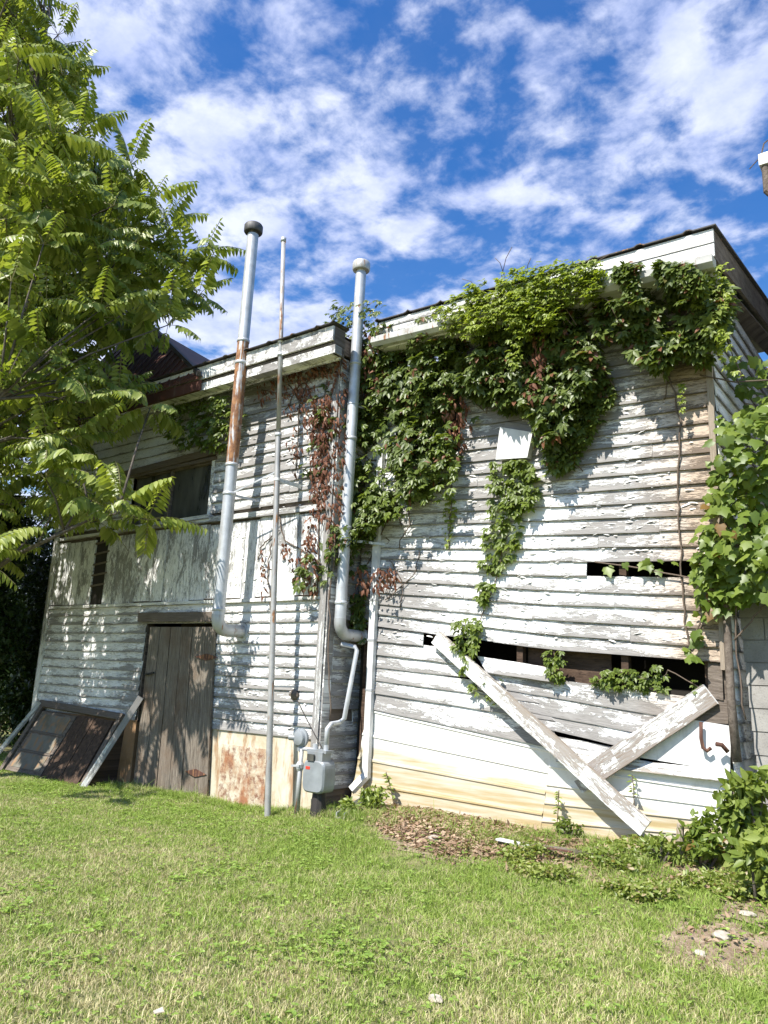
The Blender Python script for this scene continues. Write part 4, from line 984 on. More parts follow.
# long bare stems climbing the siding
def climb(b, pxs, Y, r):
    pts = []
    for (x0, y0), (x1, y1) in zip(pxs, pxs[1:]):
        for k in range(5):
            t = k/5; pts.append(onY(x0+(x1-x0)*t+R_.uniform(-1.5, 1.5), y0+(y1-y0)*t, Y-.035-R_.uniform(0, .02)))
    pts.append(onY(*pxs[-1], Y-.04)); b.tube(pts, r, 5)
climb(b, [(660, 360), (672, 385), (680, 420), (678, 500), (681, 540), (682, 600), (690, 655)], YR, .009)
climb(b, [(668, 370), (664, 400)], YR, .006); climb(b, [(560, 330), (548, 390), (540, 430)], YR, .01)
climb(b, [(610, 385), (560, 370), (520, 400)], YR, .007); climb(b, [(420, 550), (415, 575), (385, 600)], YR, .006); climb(b, [(390, 560), (402, 580), (400, 610)], YR, .005)
b.build('stems', M['vine_wood'], CR, True)
dd = [(540, 310), (560, 318), (562, 360), (556, 410), (545, 420), (548, 370)]
A = sample_px(dd, 130, YR, .30, .5); parts = [leaflets(A[:, :3], np.array([0, -.1, -1.0])+rng.normal(size=(len(A), 3))*.4, outv(len(A)), rng.uniform(.05, .1, len(A)), rng.uniform(.02, .04, len(A)), .4)]
for poly, n in (([(372, 345), (405, 340), (395, 400), (370, 400)], 150), ([(455, 400), (475, 400), (475, 440), (460, 440)], 60), ([(365, 570), (405, 568), (400, 592), (370, 595)], 110), ([(340, 350), (370, 350), (368, 395), (345, 400)], 90), ([(450, 415), (470, 415), (472, 470), (462, 470)], 40), ([(400, 450), (418, 440), (418, 470), (404, 475)], 50)):
    A = sample_px(poly, n, YR, .05, .45); parts.append(leaflets(A[:, :3], np.array([0, -.1, -1.0])+rng.normal(size=(len(A), 3))*.45, outv(len(A)), rng.uniform(.05, .1, len(A)), rng.uniform(.025, .045, len(A)), .45))
leafmesh('dead_leaves', parts, M['dead_leaf'], CR)

# --- young bright creeper on the roof edge
CY_ = empty('young_creeper', (-3.7, YE-.1, 5.7), 'bright yellow green young creeper spilling over the fascia', 'vine')
yp = [(440, 318), (462, 305), (485, 284), (510, 276), (545, 276), (575, 270), (605, 266), (612, 290), (600, 305), (570, 312), (565, 330), (525, 345), (515, 320), (478, 345), (455, 340)]
A = sample_px(yp, 1700, YE, .02, .30, thin=-.45); parts = palmate(A[:, :3], outv(len(A), .8), rng.uniform(.05, .085, len(A)))
A = sample_px([(510, 300), (525, 300), (527, 372), (515, 375)], 70, YE, .1, .2); parts += palmate(A[:, :3], outv(len(A)), rng.uniform(.05, .08, len(A)))
A = sample_px([(545, 450), (560, 430), (575, 440), (560, 480), (545, 476)], 10, YR, .1, .2); parts += palmate(A[:, :3], outv(len(A)), rng.uniform(.05, .08, len(A)))
leafmesh('leaves', parts, M['creeper_new'], CY_)
b = MB()
for x, y, dx_, dy_ in ((500, 275, 12, -28), (505, 270, -10, -12), (590, 268, 20, -14), (545, 276, 20, -8), (610, 270, 22, -8), (480, 285, -18, -6), (525, 274, 6, -16)):
    b.tube([onY(x, y+8, YE), onY(x+dx_*.5, y+dy_*.6, YE-.1), onY(x+dx_, y+dy_, YE-.12)], .004, 4)
for _ in range(12):
    x = R_.uniform(480, 600); b.tube([onY(x, 285+R_.uniform(-8, 12), YE-.06), onY(x+R_.uniform(-20, 20), 300, YE-.1), onY(x+R_.uniform(-25, 25), 325, YE-.06)], .005, 4)
b.build('tendrils', M['vine_wood'], CY_, True)

def vine(name, label, specs, mat, Y, stem, group=None, fn=None, mats='vine_wood'):
    pt = stem[0]; root = empty(name, onY(pt[0], pt[1], Y-.03), label, 'vine', group)
    parts = []
    for poly, n, d0, d1, s0, s1 in specs:
        A = sample_px(poly, n, Y, d0, d1); parts += palmate(A[:, :3], outv(len(A)), rng.uniform(s0, s1, len(A)))
    leafmesh('leaves', parts, M[mat], root)
    b = MB(); climb(b, stem, Y, .006); b.build('stem', M[mats], root, True); return root
# --- strand under the white cover
vine('hanging_vine', 'long green creeper strand hanging below the white square cover', [
    ([(498, 458), (535, 458), (545, 490), (535, 510), (510, 515), (495, 490)], 130, .03, .16, .08, .115),
    ([(493, 500), (528, 500), (522, 545), (505, 570), (490, 600), (478, 612), (484, 560)], 120, .03, .12, .075, .11),
    ([(460, 618), (485, 612), (482, 655), (470, 672), (459, 650)], 60, .04, .15, .07, .105),
    ([(462, 670), (505, 680), (520, 705), (500, 708), (474, 690)], 18, .04, .13, .06, .09)], 'creeper_mid', YR, [(515, 455), (512, 500), (502, 560), (485, 610), (470, 650), (478, 690), (505, 700)])
vine('hanging_vine', 'thin pale young creeper strand hanging left of the white square cover', [
    ([(444, 495), (458, 495), (457, 530), (450, 552), (446, 530)], 60, .02, .08, .03, .055)], 'creeper_new', YR, [(452, 470), (451, 510), (449, 550)])
vine('hanging_vine', 'pale creeper strand hanging from the gutter at the top right corner', [
    ([(700, 275), (735, 275), (738, 310), (730, 330), (738, 355), (745, 382), (735, 380), (722, 345), (705, 340), (700, 310)], 230, .12, .36, .05, .08),
    ([(680, 380), (688, 380), (690, 410), (684, 415)], 14, .05, .1, .04, .06)], 'creeper_new', YR-.1, [(718, 275), (722, 310), (728, 340), (742, 380)])
for nm, lb, sp, st in (('gap_creeper', 'small creeper clump growing out of the long gap near its left end', [([(545, 650), (566, 652), (568, 680), (552, 680)], 40, .03, .12, .06, .09)], [(555, 652), (560, 680)]),
                       ('gap_creeper', 'wide creeper clump growing out of the long gap below the middle of the wall', [([(585, 672), (625, 668), (655, 672), (650, 690), (600, 688)], 90, -.02, .1, .05, .085)], [(590, 685), (620, 672), (650, 680)]),
                       ('gap_creeper', 'sparse creeper sprigs at the right end of the long gap', [([(655, 665), (668, 668), (668, 690), (652, 690)], 16, .0, .1, .05, .08), ([(695, 680), (706, 680), (704, 695), (693, 695)], 14, 0, .1, .04, .06)], [(655, 690), (668, 670), (700, 688)])):
    vine(nm, lb, sp, 'creeper_mid', YR, st)
# --- sprig at the left building's eave
vine('eave_creeper', 'leafy green creeper sprig hanging from the left building eave behind the rusty flue', [
    ([(178, 412), (205, 398), (248, 402), (250, 432), (225, 455), (200, 452), (180, 440)], 260, .08, .34, .09, .135)], 'creeper_mid', YL, [(180, 410), (215, 425), (245, 440)])
# --- dead red vine on the corner
DV = empty('dead_vine', onY(328, 570, YL-.03), 'dead brown red vine clinging to the right corner of the left building', 'vine')
parts = []
for poly, n in (([(318, 400), (336, 395), (334, 470), (330, 520), (315, 520), (314, 470)], 460), ([(336, 360), (350, 360), (346, 520), (336, 560), (330, 520)], 220), ([(300, 385), (322, 380), (318, 440), (308, 430)], 70), ([(300, 345), (345, 345), (345, 375), (310, 380), (285, 378)], 230), ([(255, 375), (310, 372), (315, 395), (260, 405)], 90),
                ([(288, 380), (308, 380), (305, 480), (292, 475)], 60), ([(312, 520), (322, 520), (322, 600), (312, 595)], 90), ([(298, 560), (310, 555), (309, 580), (300, 580)], 36), ([(265, 545), (275, 560), (272, 600), (266, 600)], 26),
                ([(284, 542), (296, 545), (295, 560), (286, 560)], 22), ([(308, 530), (316, 530), (316, 550), (308, 550)], 20)):
    A = sample_px(poly, n, YL, .03, .14); parts.append(leaflets(A[:, :3], np.array([0, -.1, -1.0])+rng.normal(size=(len(A), 3))*.45, outv(len(A)), rng.uniform(.05, .10, len(A)), rng.uniform(.022, .04, len(A)), .5))
leafmesh('dead_leaves', parts, M['dead_leaf'], DV)
b = MB()
for pxs in ([(326, 380), (322, 450), (320, 520), (317, 590)], [(330, 370), (300, 385), (285, 410)], [(278, 515), (285, 540), (312, 556), (322, 565)], [(330, 370), (312, 372), (300, 400), (296, 470)], [(275, 530), (268, 560), (270, 610)], [(290, 385), (305, 410), (322, 440)], [(330, 590), (329, 660), (330, 720)], [(322, 500), (335, 540), (330, 600)], [(262, 390), (290, 395)], [(278, 530), (262, 545), (258, 560)]): climb(b, pxs, YL, .0085)
b.build('stems', M['vine_wood'], DV, True)
GC = vine('corner_creeper', 'green creeper growing down around the shorter flue pipe between the buildings', [
    ([(330, 460), (360, 440), (372, 470), (378, 540), (360, 580), (345, 600), (325, 590), (318, 560), (335, 520)], 560, .05, .62, .075, .12), ([(338, 400), (352, 395), (366, 420), (362, 470), (348, 480), (336, 460)], 130, .3, .62, .07, .11),
    ([(345, 600), (368, 590), (366, 640), (350, 640)], 160, .0, .12, .07, .11),
    ([(345, 305), (360, 318), (395, 310), (398, 328), (372, 345), (352, 350), (335, 345)], 170, .15, .42, .05, .09)], 'creeper', YR, [(340, 350), (345, 450), (350, 540), (356, 630)])

# --- broad leaved vine at the right
GV = empty('broad_vine', (-1.5, 7.5, .2), 'broad leaved green vine covering the block wall at the right edge', 'vine')
specs = [([(728, 425), (768, 405), (800, 400), (800, 620), (768, 600), (735, 610), (715, 600), (700, 570), (715, 520), (722, 470)], 900, 7.55, .0, .5),
         ([(696, 560), (735, 540), (740, 610), (715, 620), (700, 600)], 80, 7.4, .05, .3), ([(590, 560), (640, 556), (700, 566), (700, 578), (640, 572), (600, 568)], 9, 7.4, .03, .1),
         ([(676, 650), (690, 640), (700, 600), (715, 600), (700, 660), (684, 668)], 14, 7.4, .05, .25), ([(740, 380), (800, 360), (800, 430), (745, 430)], 90, 8.2, 0, .5)]
parts = []
for poly, n, Y, d0, d1 in specs:
    A = sample_px(poly, n, Y, d0, d1); o = outv(len(A), .7)+rng.normal(size=(len(A), 3))*.35; parts.append(broad(A[:, :3], o, rng.uniform(.05, .13, len(A))))
leafmesh('leaves', parts, M['grape'], GV)
b = MB()
for pxs in ([(745, 720), (735, 640), (740, 560), (750, 470)], [(735, 600), (700, 580), (640, 568), (595, 562)], [(730, 590), (705, 610), (690, 645)], [(768, 380), (735, 382), (700, 375)], [(760, 560), (730, 530), (712, 500)], [(735, 640), (760, 610), (768, 600)]): climb(b, pxs, YR-.02, .008)
b.build('stems', M['vine_wood'], GV, True)

# ------------------------------------------------------------------ tree of heaven at left
TR = empty('leafy_tree', (-11.6, 4.6, -.15), 'tall tree with long drooping compound leaves at the left edge of the photo', 'tree')
can = [(-260, -160), (10, -160), (20, -40), (18, 20), (30, 60), (52, 100), (52, 150), (90, 175), (120, 185), (140, 205), (165, 240), (180, 268), (165, 295), (130, 315), (95, 345), (90, 400), (110, 415), (90, 435), (60, 455), (50, 480), (85, 500), (110, 522), (70, 535), (60, 500), (0, 450), (-15, 450), (-15, 560), (-260, 560)]
tips = []
tr_ = random.Random(17)
cands = 0
while len(tips) < 800 and cands < 200000:
    cands += 1
    x = tr_.uniform(-15, -5.5); y = tr_.uniform(4.0, 7.2); z = tr_.uniform(2.6, 14)
    if y > 6.3 and z < 6.3: continue
    px, py = proj((x, y, z))
    if not inpoly(px, py, can): continue
    if (x+11.4)**2/34+(y-5.0)**2/8+(z-7)**2/60 > 1.3: continue
    tt = 6.9-y; xs2 = x+tt*math.tan(-SUN_AZ); zs2 = z-tt/math.cos(SUN_AZ)*math.tan(SUN_EL)
    if xs2 > -8.5 and zs2 < 5.4: continue
    k = mnoise.noise(Vector((x*1.0, y*1.0, z*1.0)))
    if k < .0: continue
    if any((x-t[0])**2+(y-t[1])**2+(z-t[2])**2 < .30 for t in tips): continue
    tips.append((x, y, z))
# explicit shoots that make the outline
for px, py, Y in ((45, -5, 5), (25, 20, 5), (62, 75, 5), (75, 68, 5.2), (70, 110, 5.2), (95, 150, 5.4), (130, 165, 5.6), (152, 200, 5.8), (165, 225, 6), (182, 262, 6.2), (172, 290, 6.2), (155, 260, 6.0), (120, 330, 5.8), (118, 395, 5.6), (100, 380, 5.4), (55, 215, 4.6), (40, 260, 4.6), (120, 505, 5.2), (90, 500, 5.2), (60, 380, 4.8), (100, 310, 5), (30, 110, 4.6), (80, 130, 4.8), (20, 330, 4.4), (70, 440, 5), (205, 252, 6.3), (198, 296, 6.3), (168, 325, 6.0), (150, 408, 5.9), (148, 520, 5.6), (58, 35, 5), (45, 55, 5), (88, 120, 5.3)):
    p = onY(px, py, Y); tips.append((p.x, p.y, p.z))
trunk_pts = [Vector((-11.6, 4.6, -.3)), Vector((-11.65, 4.65, 1.5)), Vector((-11.5, 4.8, 3.2)), Vector((-11.55, 4.9, 5.2)), Vector((-11.4, 5.0, 7.5)), Vector((-11.5, 5.0, 10)), Vector((-11.4, 5.0, 12.5))]
b = MB(); b.tube(trunk_pts, [.24, .20, .18, .14, .10, .06, .03], 12)
b.build('trunk', M['bark'], TR, True)
b = MB(); mains = []
tipsv = [Vector(t) for t in tips]
# main limbs every so often then twigs from limb to tip
for k in range(20):
    t = tr_.choice(tipsv); h = max(1.8, min(11, t.z-1.6)); 
    seg = max(0, min(5, next((i for i in range(6) if trunk_pts[i+1].z > h), 5))); f = (h-trunk_pts[seg].z)/(trunk_pts[seg+1].z-trunk_pts[seg].z)
    s0 = trunk_pts[seg].lerp(trunk_pts[seg+1], max(0, min(1, f))); mid = s0.lerp(t, .5)+Vector((0, 0, .25)); b.tube([s0, s0.lerp(mid, .5)+Vector((0, 0, .1)), mid, t], [.06, .045, .03, .012], 7)
    for q in range(1, 9): mains.append(s0.lerp(mid, q/4) if q < 5 else mid.lerp(t, (q-4)/4))
for t in tipsv:
    s0 = min(mains, key=lambda m_: (m_-t).length+(0.5 if m_.z > t.z else 0)); 
    if (s0-t).length < 2.6: b.tube([s0, s0.lerp(t, .5)+Vector((0, 0, .08)), t], [.018, .013, .008], 5)
b.build('branches', M['bark'], TR, True)
# compound leaves
P0 = []; Dr = []; Nr = []; Ll = []; rach = []
for (x, y, z) in tips:
    nl = tr_.randint(6, 9); ph = tr_.uniform(0, 6.28)
    for k in range(nl):
        a = ph+2*math.pi*k/nl+tr_.uniform(-.3, .3); el = tr_.uniform(-.25, 1.35); L = tr_.uniform(.36, .85)
        d = Vector((math.cos(a)*math.cos(el), math.sin(a)*math.cos(el), math.sin(el)))
        npair = int(L/.056); p = Vector((x, y, z)); pts = [p.copy()]; dr = tr_.uniform(.05, .11)
        for q in range(npair):
            p = p+d*(L/npair); d = (d+Vector((0, 0, -dr))).normalized(); pts.append(p.copy())
            if q < 2: continue
            side = d.cross(Vector((0, 0, 1))); side = side.normalized() if side.length > .05 else Vector((1, 0, 0)); upv = side.cross(d).normalized(); t = q/npair; sz = .215*(1-.55*t**2)*(.75 if q == 2 else 1)*(L/.65)
            for sgn in (-1, 1):
                P0.append(p); Dr.append(side*sgn+d*.45-Vector((0, 0, .75))); Nr.append(upv); Ll.append(sz*tr_.uniform(.85, 1.1))
        P0.append(p); Dr.append(d); Nr.append(Vector((0, 0, 1))); Ll.append(.08); rach.append(pts[::3]+[pts[-1]])
P0 = np.array([tuple(v) for v in P0]); Dr = np.array([tuple(v) for v in Dr]); Nr = np.array([tuple(v) for v in Nr]); Ll = np.array(Ll)
# keep leaves out of the wall
ok = ~((P0[:, 1] > 6.42) & (P0[:, 2] < 6.0)); P0, Dr, Nr, Ll = P0[ok], Dr[ok], Nr[ok], Ll[ok]
leafmesh('crown', [leaflets(P0, Dr+rng.normal(size=P0.shape)*.08, Nr+rng.normal(size=P0.shape)*.1, Ll, Ll*.40, .25)], M['ail'], TR)
M['rachis'] = Mat('leaf_stalk', .6).color((0.22, 0.20, 0.09)).m
b = MB()
for pts in rach: b.tube(pts, .0045, 3, False)
b.build('leaf_stalks', M['rachis'], TR)

# ------------------------------------------------------------------ dark shrubs behind the left corner
def bush(name, label, c, r, n, size, mat, cat='shrub', group=None, sub=14, stemn=6, floor=0.05):
    root = empty(name, (c[0], c[1], gz(c[0], c[1])), label, cat, group); rr = np.random.default_rng(abs(hash((round(c[0], 2), round(c[1], 2), n))) % 1000+3)
    blobs = []
    for _ in range(sub):
        v = rr.normal(size=3); v /= np.linalg.norm(v); blobs.append((np.array(c)+v*np.array(r)*rr.uniform(.25, .75), rr.uniform(.3, .5)*min(r)))
    P_ = []
    for _ in range(n):
        bc, br = blobs[rr.integers(len(blobs))]; v = rr.normal(size=3); v /= np.linalg.norm(v); P_.append(bc+v*br*rr.uniform(.55, 1.1)*np.array([1.2, 1, 1.1]))
    P_ = np.array(P_); P_ = P_[P_[:, 2] > gz(c[0], c[1])+floor]; n = len(P_)
    D_ = rr.normal(size=(n, 3))+np.array([0, -.3, -.2]); N_ = rr.normal(size=(n, 3))*.6+np.array([0, -.3, 1])
    L = rr.uniform(size*.7, size*1.3, n); leafmesh('foliage', [leaflets(P_, D_, N_, L, L*.5, .2)], mat, root)
    b = MB()
    for k in range(stemn):
        g = Vector((c[0]+rr.uniform(-.2, .2)*r[0], c[1]+rr.uniform(-.2, .2)*r[1], gz(c[0], c[1])-.05)); bc = Vector(blobs[k % len(blobs)][0]); b.tube([g, g.lerp(bc, .5)+Vector((0, 0, .05)), bc], [.012+.02*min(r), .01+.01*min(r), .005], 6)
    b.build('stem', M['bark'], root, True); return root
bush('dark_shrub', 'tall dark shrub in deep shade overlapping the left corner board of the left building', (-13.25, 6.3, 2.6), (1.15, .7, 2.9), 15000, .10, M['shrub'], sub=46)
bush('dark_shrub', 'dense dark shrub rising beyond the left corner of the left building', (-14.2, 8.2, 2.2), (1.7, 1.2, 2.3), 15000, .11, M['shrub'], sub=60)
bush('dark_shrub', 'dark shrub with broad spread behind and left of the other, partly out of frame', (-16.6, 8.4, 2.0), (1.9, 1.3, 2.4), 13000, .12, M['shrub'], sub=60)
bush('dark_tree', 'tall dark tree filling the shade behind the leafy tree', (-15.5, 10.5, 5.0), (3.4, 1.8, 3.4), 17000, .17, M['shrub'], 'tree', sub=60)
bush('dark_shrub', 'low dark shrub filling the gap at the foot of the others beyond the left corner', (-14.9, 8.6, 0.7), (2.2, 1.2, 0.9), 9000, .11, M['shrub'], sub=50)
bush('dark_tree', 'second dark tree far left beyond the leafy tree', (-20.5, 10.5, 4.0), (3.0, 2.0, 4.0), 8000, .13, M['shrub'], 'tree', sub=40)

# ------------------------------------------------------------------ weeds and low plants
def weed(px, py, Y, h, w_, n, size, label, mat='weed', name='weed_plant', group=None):
    p = onY(px, py, Y); g = gz(p.x, Y)
    return bush(name, label, (p.x, Y, g+h*.45), (w_, w_*.6, h*.5), n, size, M[mat], 'plant', group, sub=12, stemn=8, floor=0.0)
weed(752, 800, 7.0, 1.1, .38, 900, .10, 'tall bright weeds at the right edge below the block wall')
weed(703, 822, 6.95, .48, .30, 520, .075, 'broad leaved weeds at the foot of the corner pole', 'grape')
weed(664, 838, 6.85, .28, .20, 260, .055, 'low weeds around the foot of the long diagonal board')
weed(765, 860, 6.3, .55, .35, 420, .10, 'weeds with long leaves at the lower right edge', 'weed')
weed(570, 822, 7.15, .22, .22, 160, .055, 'small weeds by the metal siding left of the diagonal board', 'creeper_mid')
weed(372, 812, 7.0, .28, .26, 420, .06, 'bright weeds in front of the downspout shoe')
weed(345, 806, 6.75, .20, .20, 240, .055, 'small weeds under the gas meter')
def upright(px0, py0, px1, py1, Y, n, size, label):
    a = onY(px0, py0, Y); c_ = onY(px1, py1, Y); root = empty('sprig', a, label, 'plant'); b = MB(); b.tube([a-Vector((0, 0, .05)), a.lerp(c_, .5)+Vector((.01, -.01, 0)), c_], .005, 5); b.build('stem', M['vine_wood'], root)
    P_ = np.array([tuple(a.lerp(c_, R_.uniform(.15, 1))) for _ in range(n)]); D_ = np.stack([rng.normal(0, 1, n), rng.normal(-.4, .4, n), rng.normal(.1, .3, n)], 1); L = rng.uniform(size*.7, size*1.2, n)
    leafmesh('leaves', [leaflets(P_, D_, np.tile([0, -.5, 1.0], (n, 1)), L, L*.5, .2)], M['weed'], root)
upright(556, 832, 559, 790, YR-.12, 34, .05, 'thin leafy sprig standing against the metal siding left of the boards')
upright(395, 805, 386, 772, YR-.15, 30, .06, 'thin leafy sprig in front of the yellowed metal siding near the downspout')
upright(634, 800, 632, 775, YR-.1, 14, .05, 'tiny sprig between the crossed boards')

# leaf litter (stuff)
n = 9000; px = []; 
cnt = 0; Pl = []
lr = np.random.default_rng(5)
while len(Pl) < 6500 and cnt < 200000:
    cnt += 1; x = lr.uniform(-6.4, -1.0); y = lr.uniform(5.4, 7.36)
    if x < -5.9 and y > 6.8: pass
    u, v = proj((x, y, gz(x, y)))
    dens_ = 1.0 if inpoly(u, v, [(350, 800), (420, 806), (540, 834), (620, 845), (610, 862), (520, 862), (440, 858), (385, 835)]) else (.12 if in_bed(x, y) else (.07 if in_mound(x, y) else 0))
    if lr.random() < dens_: Pl.append((x, y, gz(x, y)+.012+lr.uniform(0, .03)))
Pl = np.array(Pl); n = len(Pl); L = lr.uniform(.02, .07, n)
V, Fc = leaflets(Pl, lr.normal(size=(n, 3))*np.array([1, 1, .25]), lr.normal(size=(n, 3))*.35+np.array([0, 0, 1]), L, L*lr.uniform(.3, .7, n), .15)
struct(np_mesh('leaf_litter', V, Fc, 3, M['litter']), 'stuff')
# ground cover (stuff): small leaved weeds between lawn and bed
Pl = []; cnt = 0
while len(Pl) < 13000 and cnt < 300000:
    cnt += 1; x = lr.uniform(-5.2, -.6); y = lr.uniform(4.9, 7.3); u, v = proj((x, y, gz(x, y)))
    d_ = 0
    if inpoly(u, v, [(500, 856), (620, 850), (700, 850), (790, 850), (790, 900), (700, 905), (640, 905), (580, 890), (520, 880)]): d_ = 1
    elif inpoly(u, v, [(620, 838), (790, 838), (790, 860), (620, 852)]): d_ = .5
    k = mnoise.noise(Vector((x*2.6, y*2.6, 7)))
    if lr.random() < d_*(.35+1.9*k): Pl.append((x, y, gz(x, y)+lr.uniform(.01, .10)*(.6+.7*max(0, k+.3))))
Pl = np.array(Pl); n = len(Pl); L = lr.uniform(.02, .06, n)
V, Fc = leaflets(Pl, lr.normal(size=(n, 3))*np.array([1, 1, .6]), lr.normal(size=(n, 3))*.7+np.array([0, -.2, 1]), L, L*.5, .15)
M['cover'] = leaf_mat('cover_leaf', [(0.12, 0.18, 0.03), (0.22, 0.28, 0.06), (0.36, 0.38, 0.13)], .35, dry=(.12, (.42, .34, .2)))
struct(np_mesh('ground_cover', V, Fc, 3, M['cover']), 'stuff')

# grass (stuff)
def make_grass():
    g = np.random.default_rng(11); N_ = 1150000
    # sample ground in view more densely near the camera
    y = 1.6+(7.4-1.6)*g.random(N_)**1.05; x = g.uniform(-16, 2.0, N_)
    vis = (x > -2.45*y-.8) & (x < .32*y+.3-.25*y*0) & (x > -16)
    x, y = x[vis], y[vis]
    keep = ~((x > -12.3) & (x < -6.05) & (y > 6.85)) & ~((x > -6.05) & (x < -1.5) & (y > 7.25)); x, y = x[keep], y[keep]
    zg = np.array([gz(a, c_) for a, c_ in zip(x, y)])
    P_ = np.stack([x, y, zg], 1); uvp = proj_np(P_)
    uvp = uvp+g.normal(size=uvp.shape)*np.array([16, 7])
    bed = np.array([inpoly(u, v, BED) if 340 < u < 800 and 795 < v < 915 else False for u, v in uvp])
    md_ = np.array([in_mound(a+c_*0+g.normal(0, .07), c_+g.normal(0, .07)) if (640 < u < 810 and 880 < v < 990) else False for (u, v), a, c_ in zip(uvp, x, y)])
    thin = np.array([mnoise.noise(Vector((a*1.3, c_*1.3, 2)))+.6*mnoise.noise(Vector((a*4.5, c_*4.5, 8))) for a, c_ in zip(x, y)])
    k = g.random(len(x)); ok = (~bed | (k < np.where(uvp[:, 0] > 500, .5, .2)*(1+2.2*thin))) & (~md_ | (k < .40*(.6+thin))) & (k < 1.15+1.1*thin)
    P_ = P_[ok]; thin = thin[ok]; n = len(P_)
    h = g.uniform(.018, .045, n)*(1+.5*np.clip(thin, -.6, .8)); lush = (P_[:, 1] > 4.2) & (P_[:, 0] > -5.6) & (P_[:, 1] < 6.2); h *= np.where(lush, 1.25, 1)
    edge = (P_[:, 1] > 6.55); h *= np.where(edge, 1.6+g.random(n), 1); tall = g.random(n) < .02; h *= np.where(tall, 2.0, 1)
    a = g.uniform(0, 2*np.pi, n); wv = np.stack([np.cos(a), np.sin(a), np.zeros(n)], 1)*(g.uniform(.0016, .0030, n))[:, None]
    ln = g.normal(size=(n, 3))*np.array([1, 1, 0])*.55
    up = np.array([0, 0, 1.0]); d1 = up+ln*.6; d2 = up*.55+ln*1.3
    m_ = P_+d1*(h*.55)[:, None]; t_ = m_+d2*(h*.55)[:, None]; P_ = P_-np.array([0, 0, .008])
    V = np.stack([P_-wv, P_+wv, m_+wv*.8, m_-wv*.8, t_], 1).reshape(-1, 3)
    f = np.array([0, 1, 2, 0, 2, 3, 3, 2, 4]); Fc = (np.arange(n)[:, None]*5+f[None, :]).ravel()
    struct(np_mesh('grass', V, Fc, 3, M['grass']), 'stuff')
make_grass()
def clover():
    g = np.random.default_rng(23); Pl = []; c = 0
    while len(Pl) < 8000 and c < 400000:
        c += 1; y = g.uniform(2.2, 6.8); x = g.uniform(-2.3*y-.3, .25*y)
        k = mnoise.noise(Vector((x*1.1, y*1.1, 31)))+.6*mnoise.noise(Vector((x*4, y*4, 12)))
        if g.random() < .06+max(0, min(.45, (k-.1)*1.1)): Pl.append((x, y, gz(x, y)+g.uniform(.015, .05)))
    Pl = np.array(Pl); n = len(Pl); L = g.uniform(.012, .032, n); parts = []
    a = g.uniform(0, 6.28, n)
    for q in range(3): parts.append(leaflets(Pl, np.stack([np.cos(a+q*2.09), np.sin(a+q*2.09), g.uniform(-.1, .4, n)], 1), g.normal(size=(n, 3))*.25+np.array([0, 0, 1]), L, L*.8, .1))
    M['clover'] = leaf_mat('clover_leaf', [(0.14, 0.23, 0.04), (0.22, 0.33, 0.06), (0.32, 0.42, 0.10)], .25)
    struct(leafmesh('clover', parts, M['clover'], None), 'stuff')
clover()

# ------------------------------------------------------------------ loose things on the ground
def rock(px, py, r, label, mat, name='stone', sq=.6, cat='stone', Y=None):
    d = ray(px, py); 
    x, y = 0, 0; t = (0.0-EYE)/d.z
    for _ in range(4): x, y = d.x*t, d.y*t; t = (gz(x, y)-EYE)/d.z
    import bmesh
    bm = bmesh.new(); bmesh.ops.create_icosphere(bm, subdivisions=2, radius=r)
    for v in bm.verts: v.co *= 1+.28*mnoise.noise(v.co*(1.2/r)+Vector((px, 0, 0))); v.co.z *= sq; v.co.x *= 1.25
    me = bpy.data.meshes.new(name); bm.to_mesh(me); bm.free(); o = link(name, me, mat); o.location = (x, y, gz(x, y)+r*sq*(.4 if cat != 'ball' else 1.6)); o.rotation_euler.z = px; return tag(o, label, cat)
rock(434, 836, .055, 'pale stone lying in the brown leaf litter', M['stone'])
rock(436, 1000, .04, 'pale stone at the bottom edge of the lawn', M['stone'], sq=.35)
rock(722, 935, .055, 'large pale clod on the bare soil patch at right', M['stone'], 'soil_clod', .5, 'clod')
rock(700, 955, .035, 'small pale clod in front of the large one on the soil patch', M['stone'], 'soil_clod', .5, 'clod')
rock(748, 915, .045, 'clod behind the others at the right edge of the soil patch', M['stone'], 'soil_clod', .5, 'clod')
rock(110, 783, .14, 'flat mossy stone at the foot of the hatch board and door', M['brown_plaster'], sq=.35)
rock(48, 771, .035, 'small round white ball on the grass before the cellar hatch', M['white'], 'white_ball', 1, 'ball')
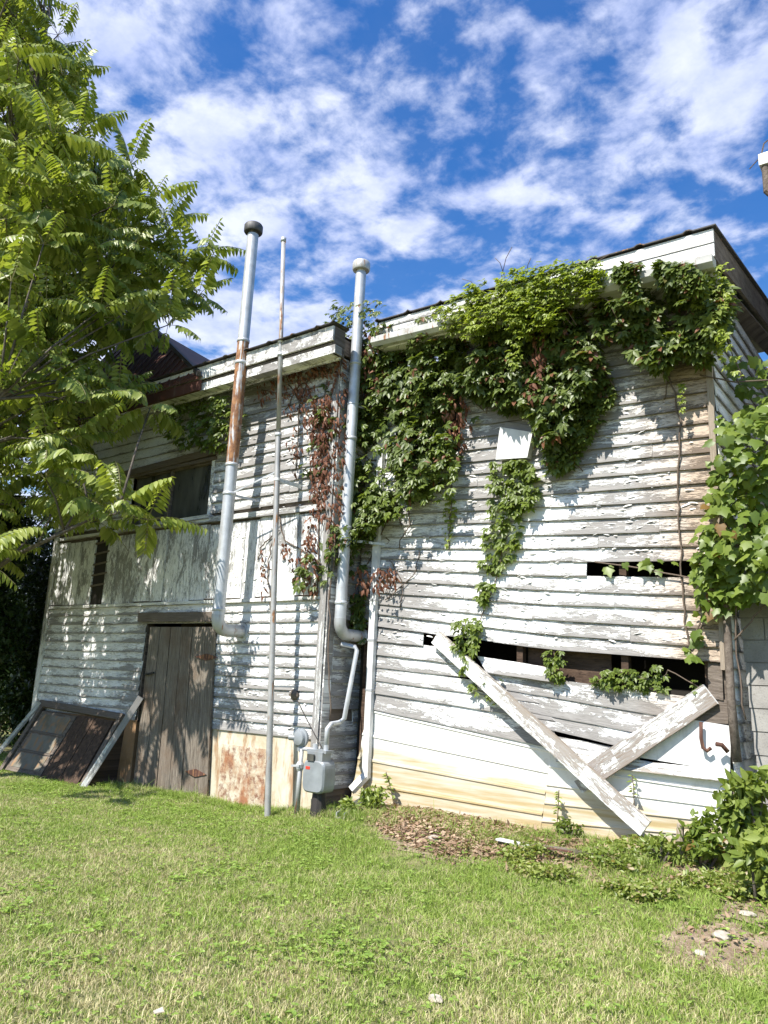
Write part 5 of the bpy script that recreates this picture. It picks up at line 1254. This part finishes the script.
# fallen board
def onG(px, py, h=.03):
    d = ray(px, py); t = -EYE/d.z
    for _ in range(5): t = (gz(d.x*t, d.y*t)+h-EYE)/d.z
    return Vector((d.x*t, d.y*t, EYE+d.z*t))
a = onG(500, 841); c_ = onG(610, 857); b = MB(); b.bar(a, c_, .03, .09); o = b.build('fallen_board', M['old_wood']); tag(o, 'long thin dark board lying flat in the litter below the metal siding', 'board')
a = onG(498, 839, .06); c_ = onG(530, 846, .06); b = MB(); b.bar(a, c_, .015, .07); tag(b.build('white_strip', M['white_metal']), 'short white strip on the left end of the fallen board', 'strip')
a = onG(548, 848, .06); c_ = onG(572, 852, .06); b = MB(); b.bar(a, c_, .01, .03); tag(b.build('red_strip', M['rust']), 'short reddish strip on the middle of the fallen board', 'strip')
a = onG(682, 862, 0); b = MB(); b.tube([a-Vector((0, 0, .05)), a+Vector((-.01, 0, .17)), a+Vector((.0, 0, .30))], [.035, .032, .03], 9); tag(b.build('wooden_stake', M['pale_wood']), 'short brown wooden stake standing in the weeds', 'stake')
# gutter trough at the meter
a = onG(340, 818, .02); c_ = onG(368, 800, .08); b = MB(); dv = (c_-a).normalized(); sv = dv.cross(Vector((0, 0, 1))).normalized()*.05
for s0, s1 in ((sv, sv*.8), (-sv, -sv*.8)): b.hexa([a+s0+Vector((0, 0, .05)), c_+s0+Vector((0, 0, .05)), c_+s0, a+s0], [a+s1+Vector((0, 0, .05)), c_+s1+Vector((0, 0, .05)), c_+s1, a+s1])
b.hexa([a+sv, c_+sv, c_-sv, a-sv], [p-Vector((0, 0, .01)) for p in (a+sv, c_+sv, c_-sv, a-sv)]); tag(b.build('splash_trough', M['galv_spots']), 'short grey metal splash trough under the downspout shoe', 'trough')
# pale fallen leaf
a = onG(158, 1013, .045); b = MB(); b.hexa([a+Vector((-.035, 0, 0)), a+Vector((-.01, .03, .015)), a+Vector((.03, .01, .012)), a+Vector((.0, -.02, .004))], [a+Vector((-.035, 0, -.003)), a+Vector((-.01, .03, .012)), a+Vector((.03, .01, .009)), a+Vector((.0, -.02, .001))])
tag(b.build('fallen_leaf', M['stone']), 'pale dry leaf lying on the lawn at the bottom of the photo', 'leaf')
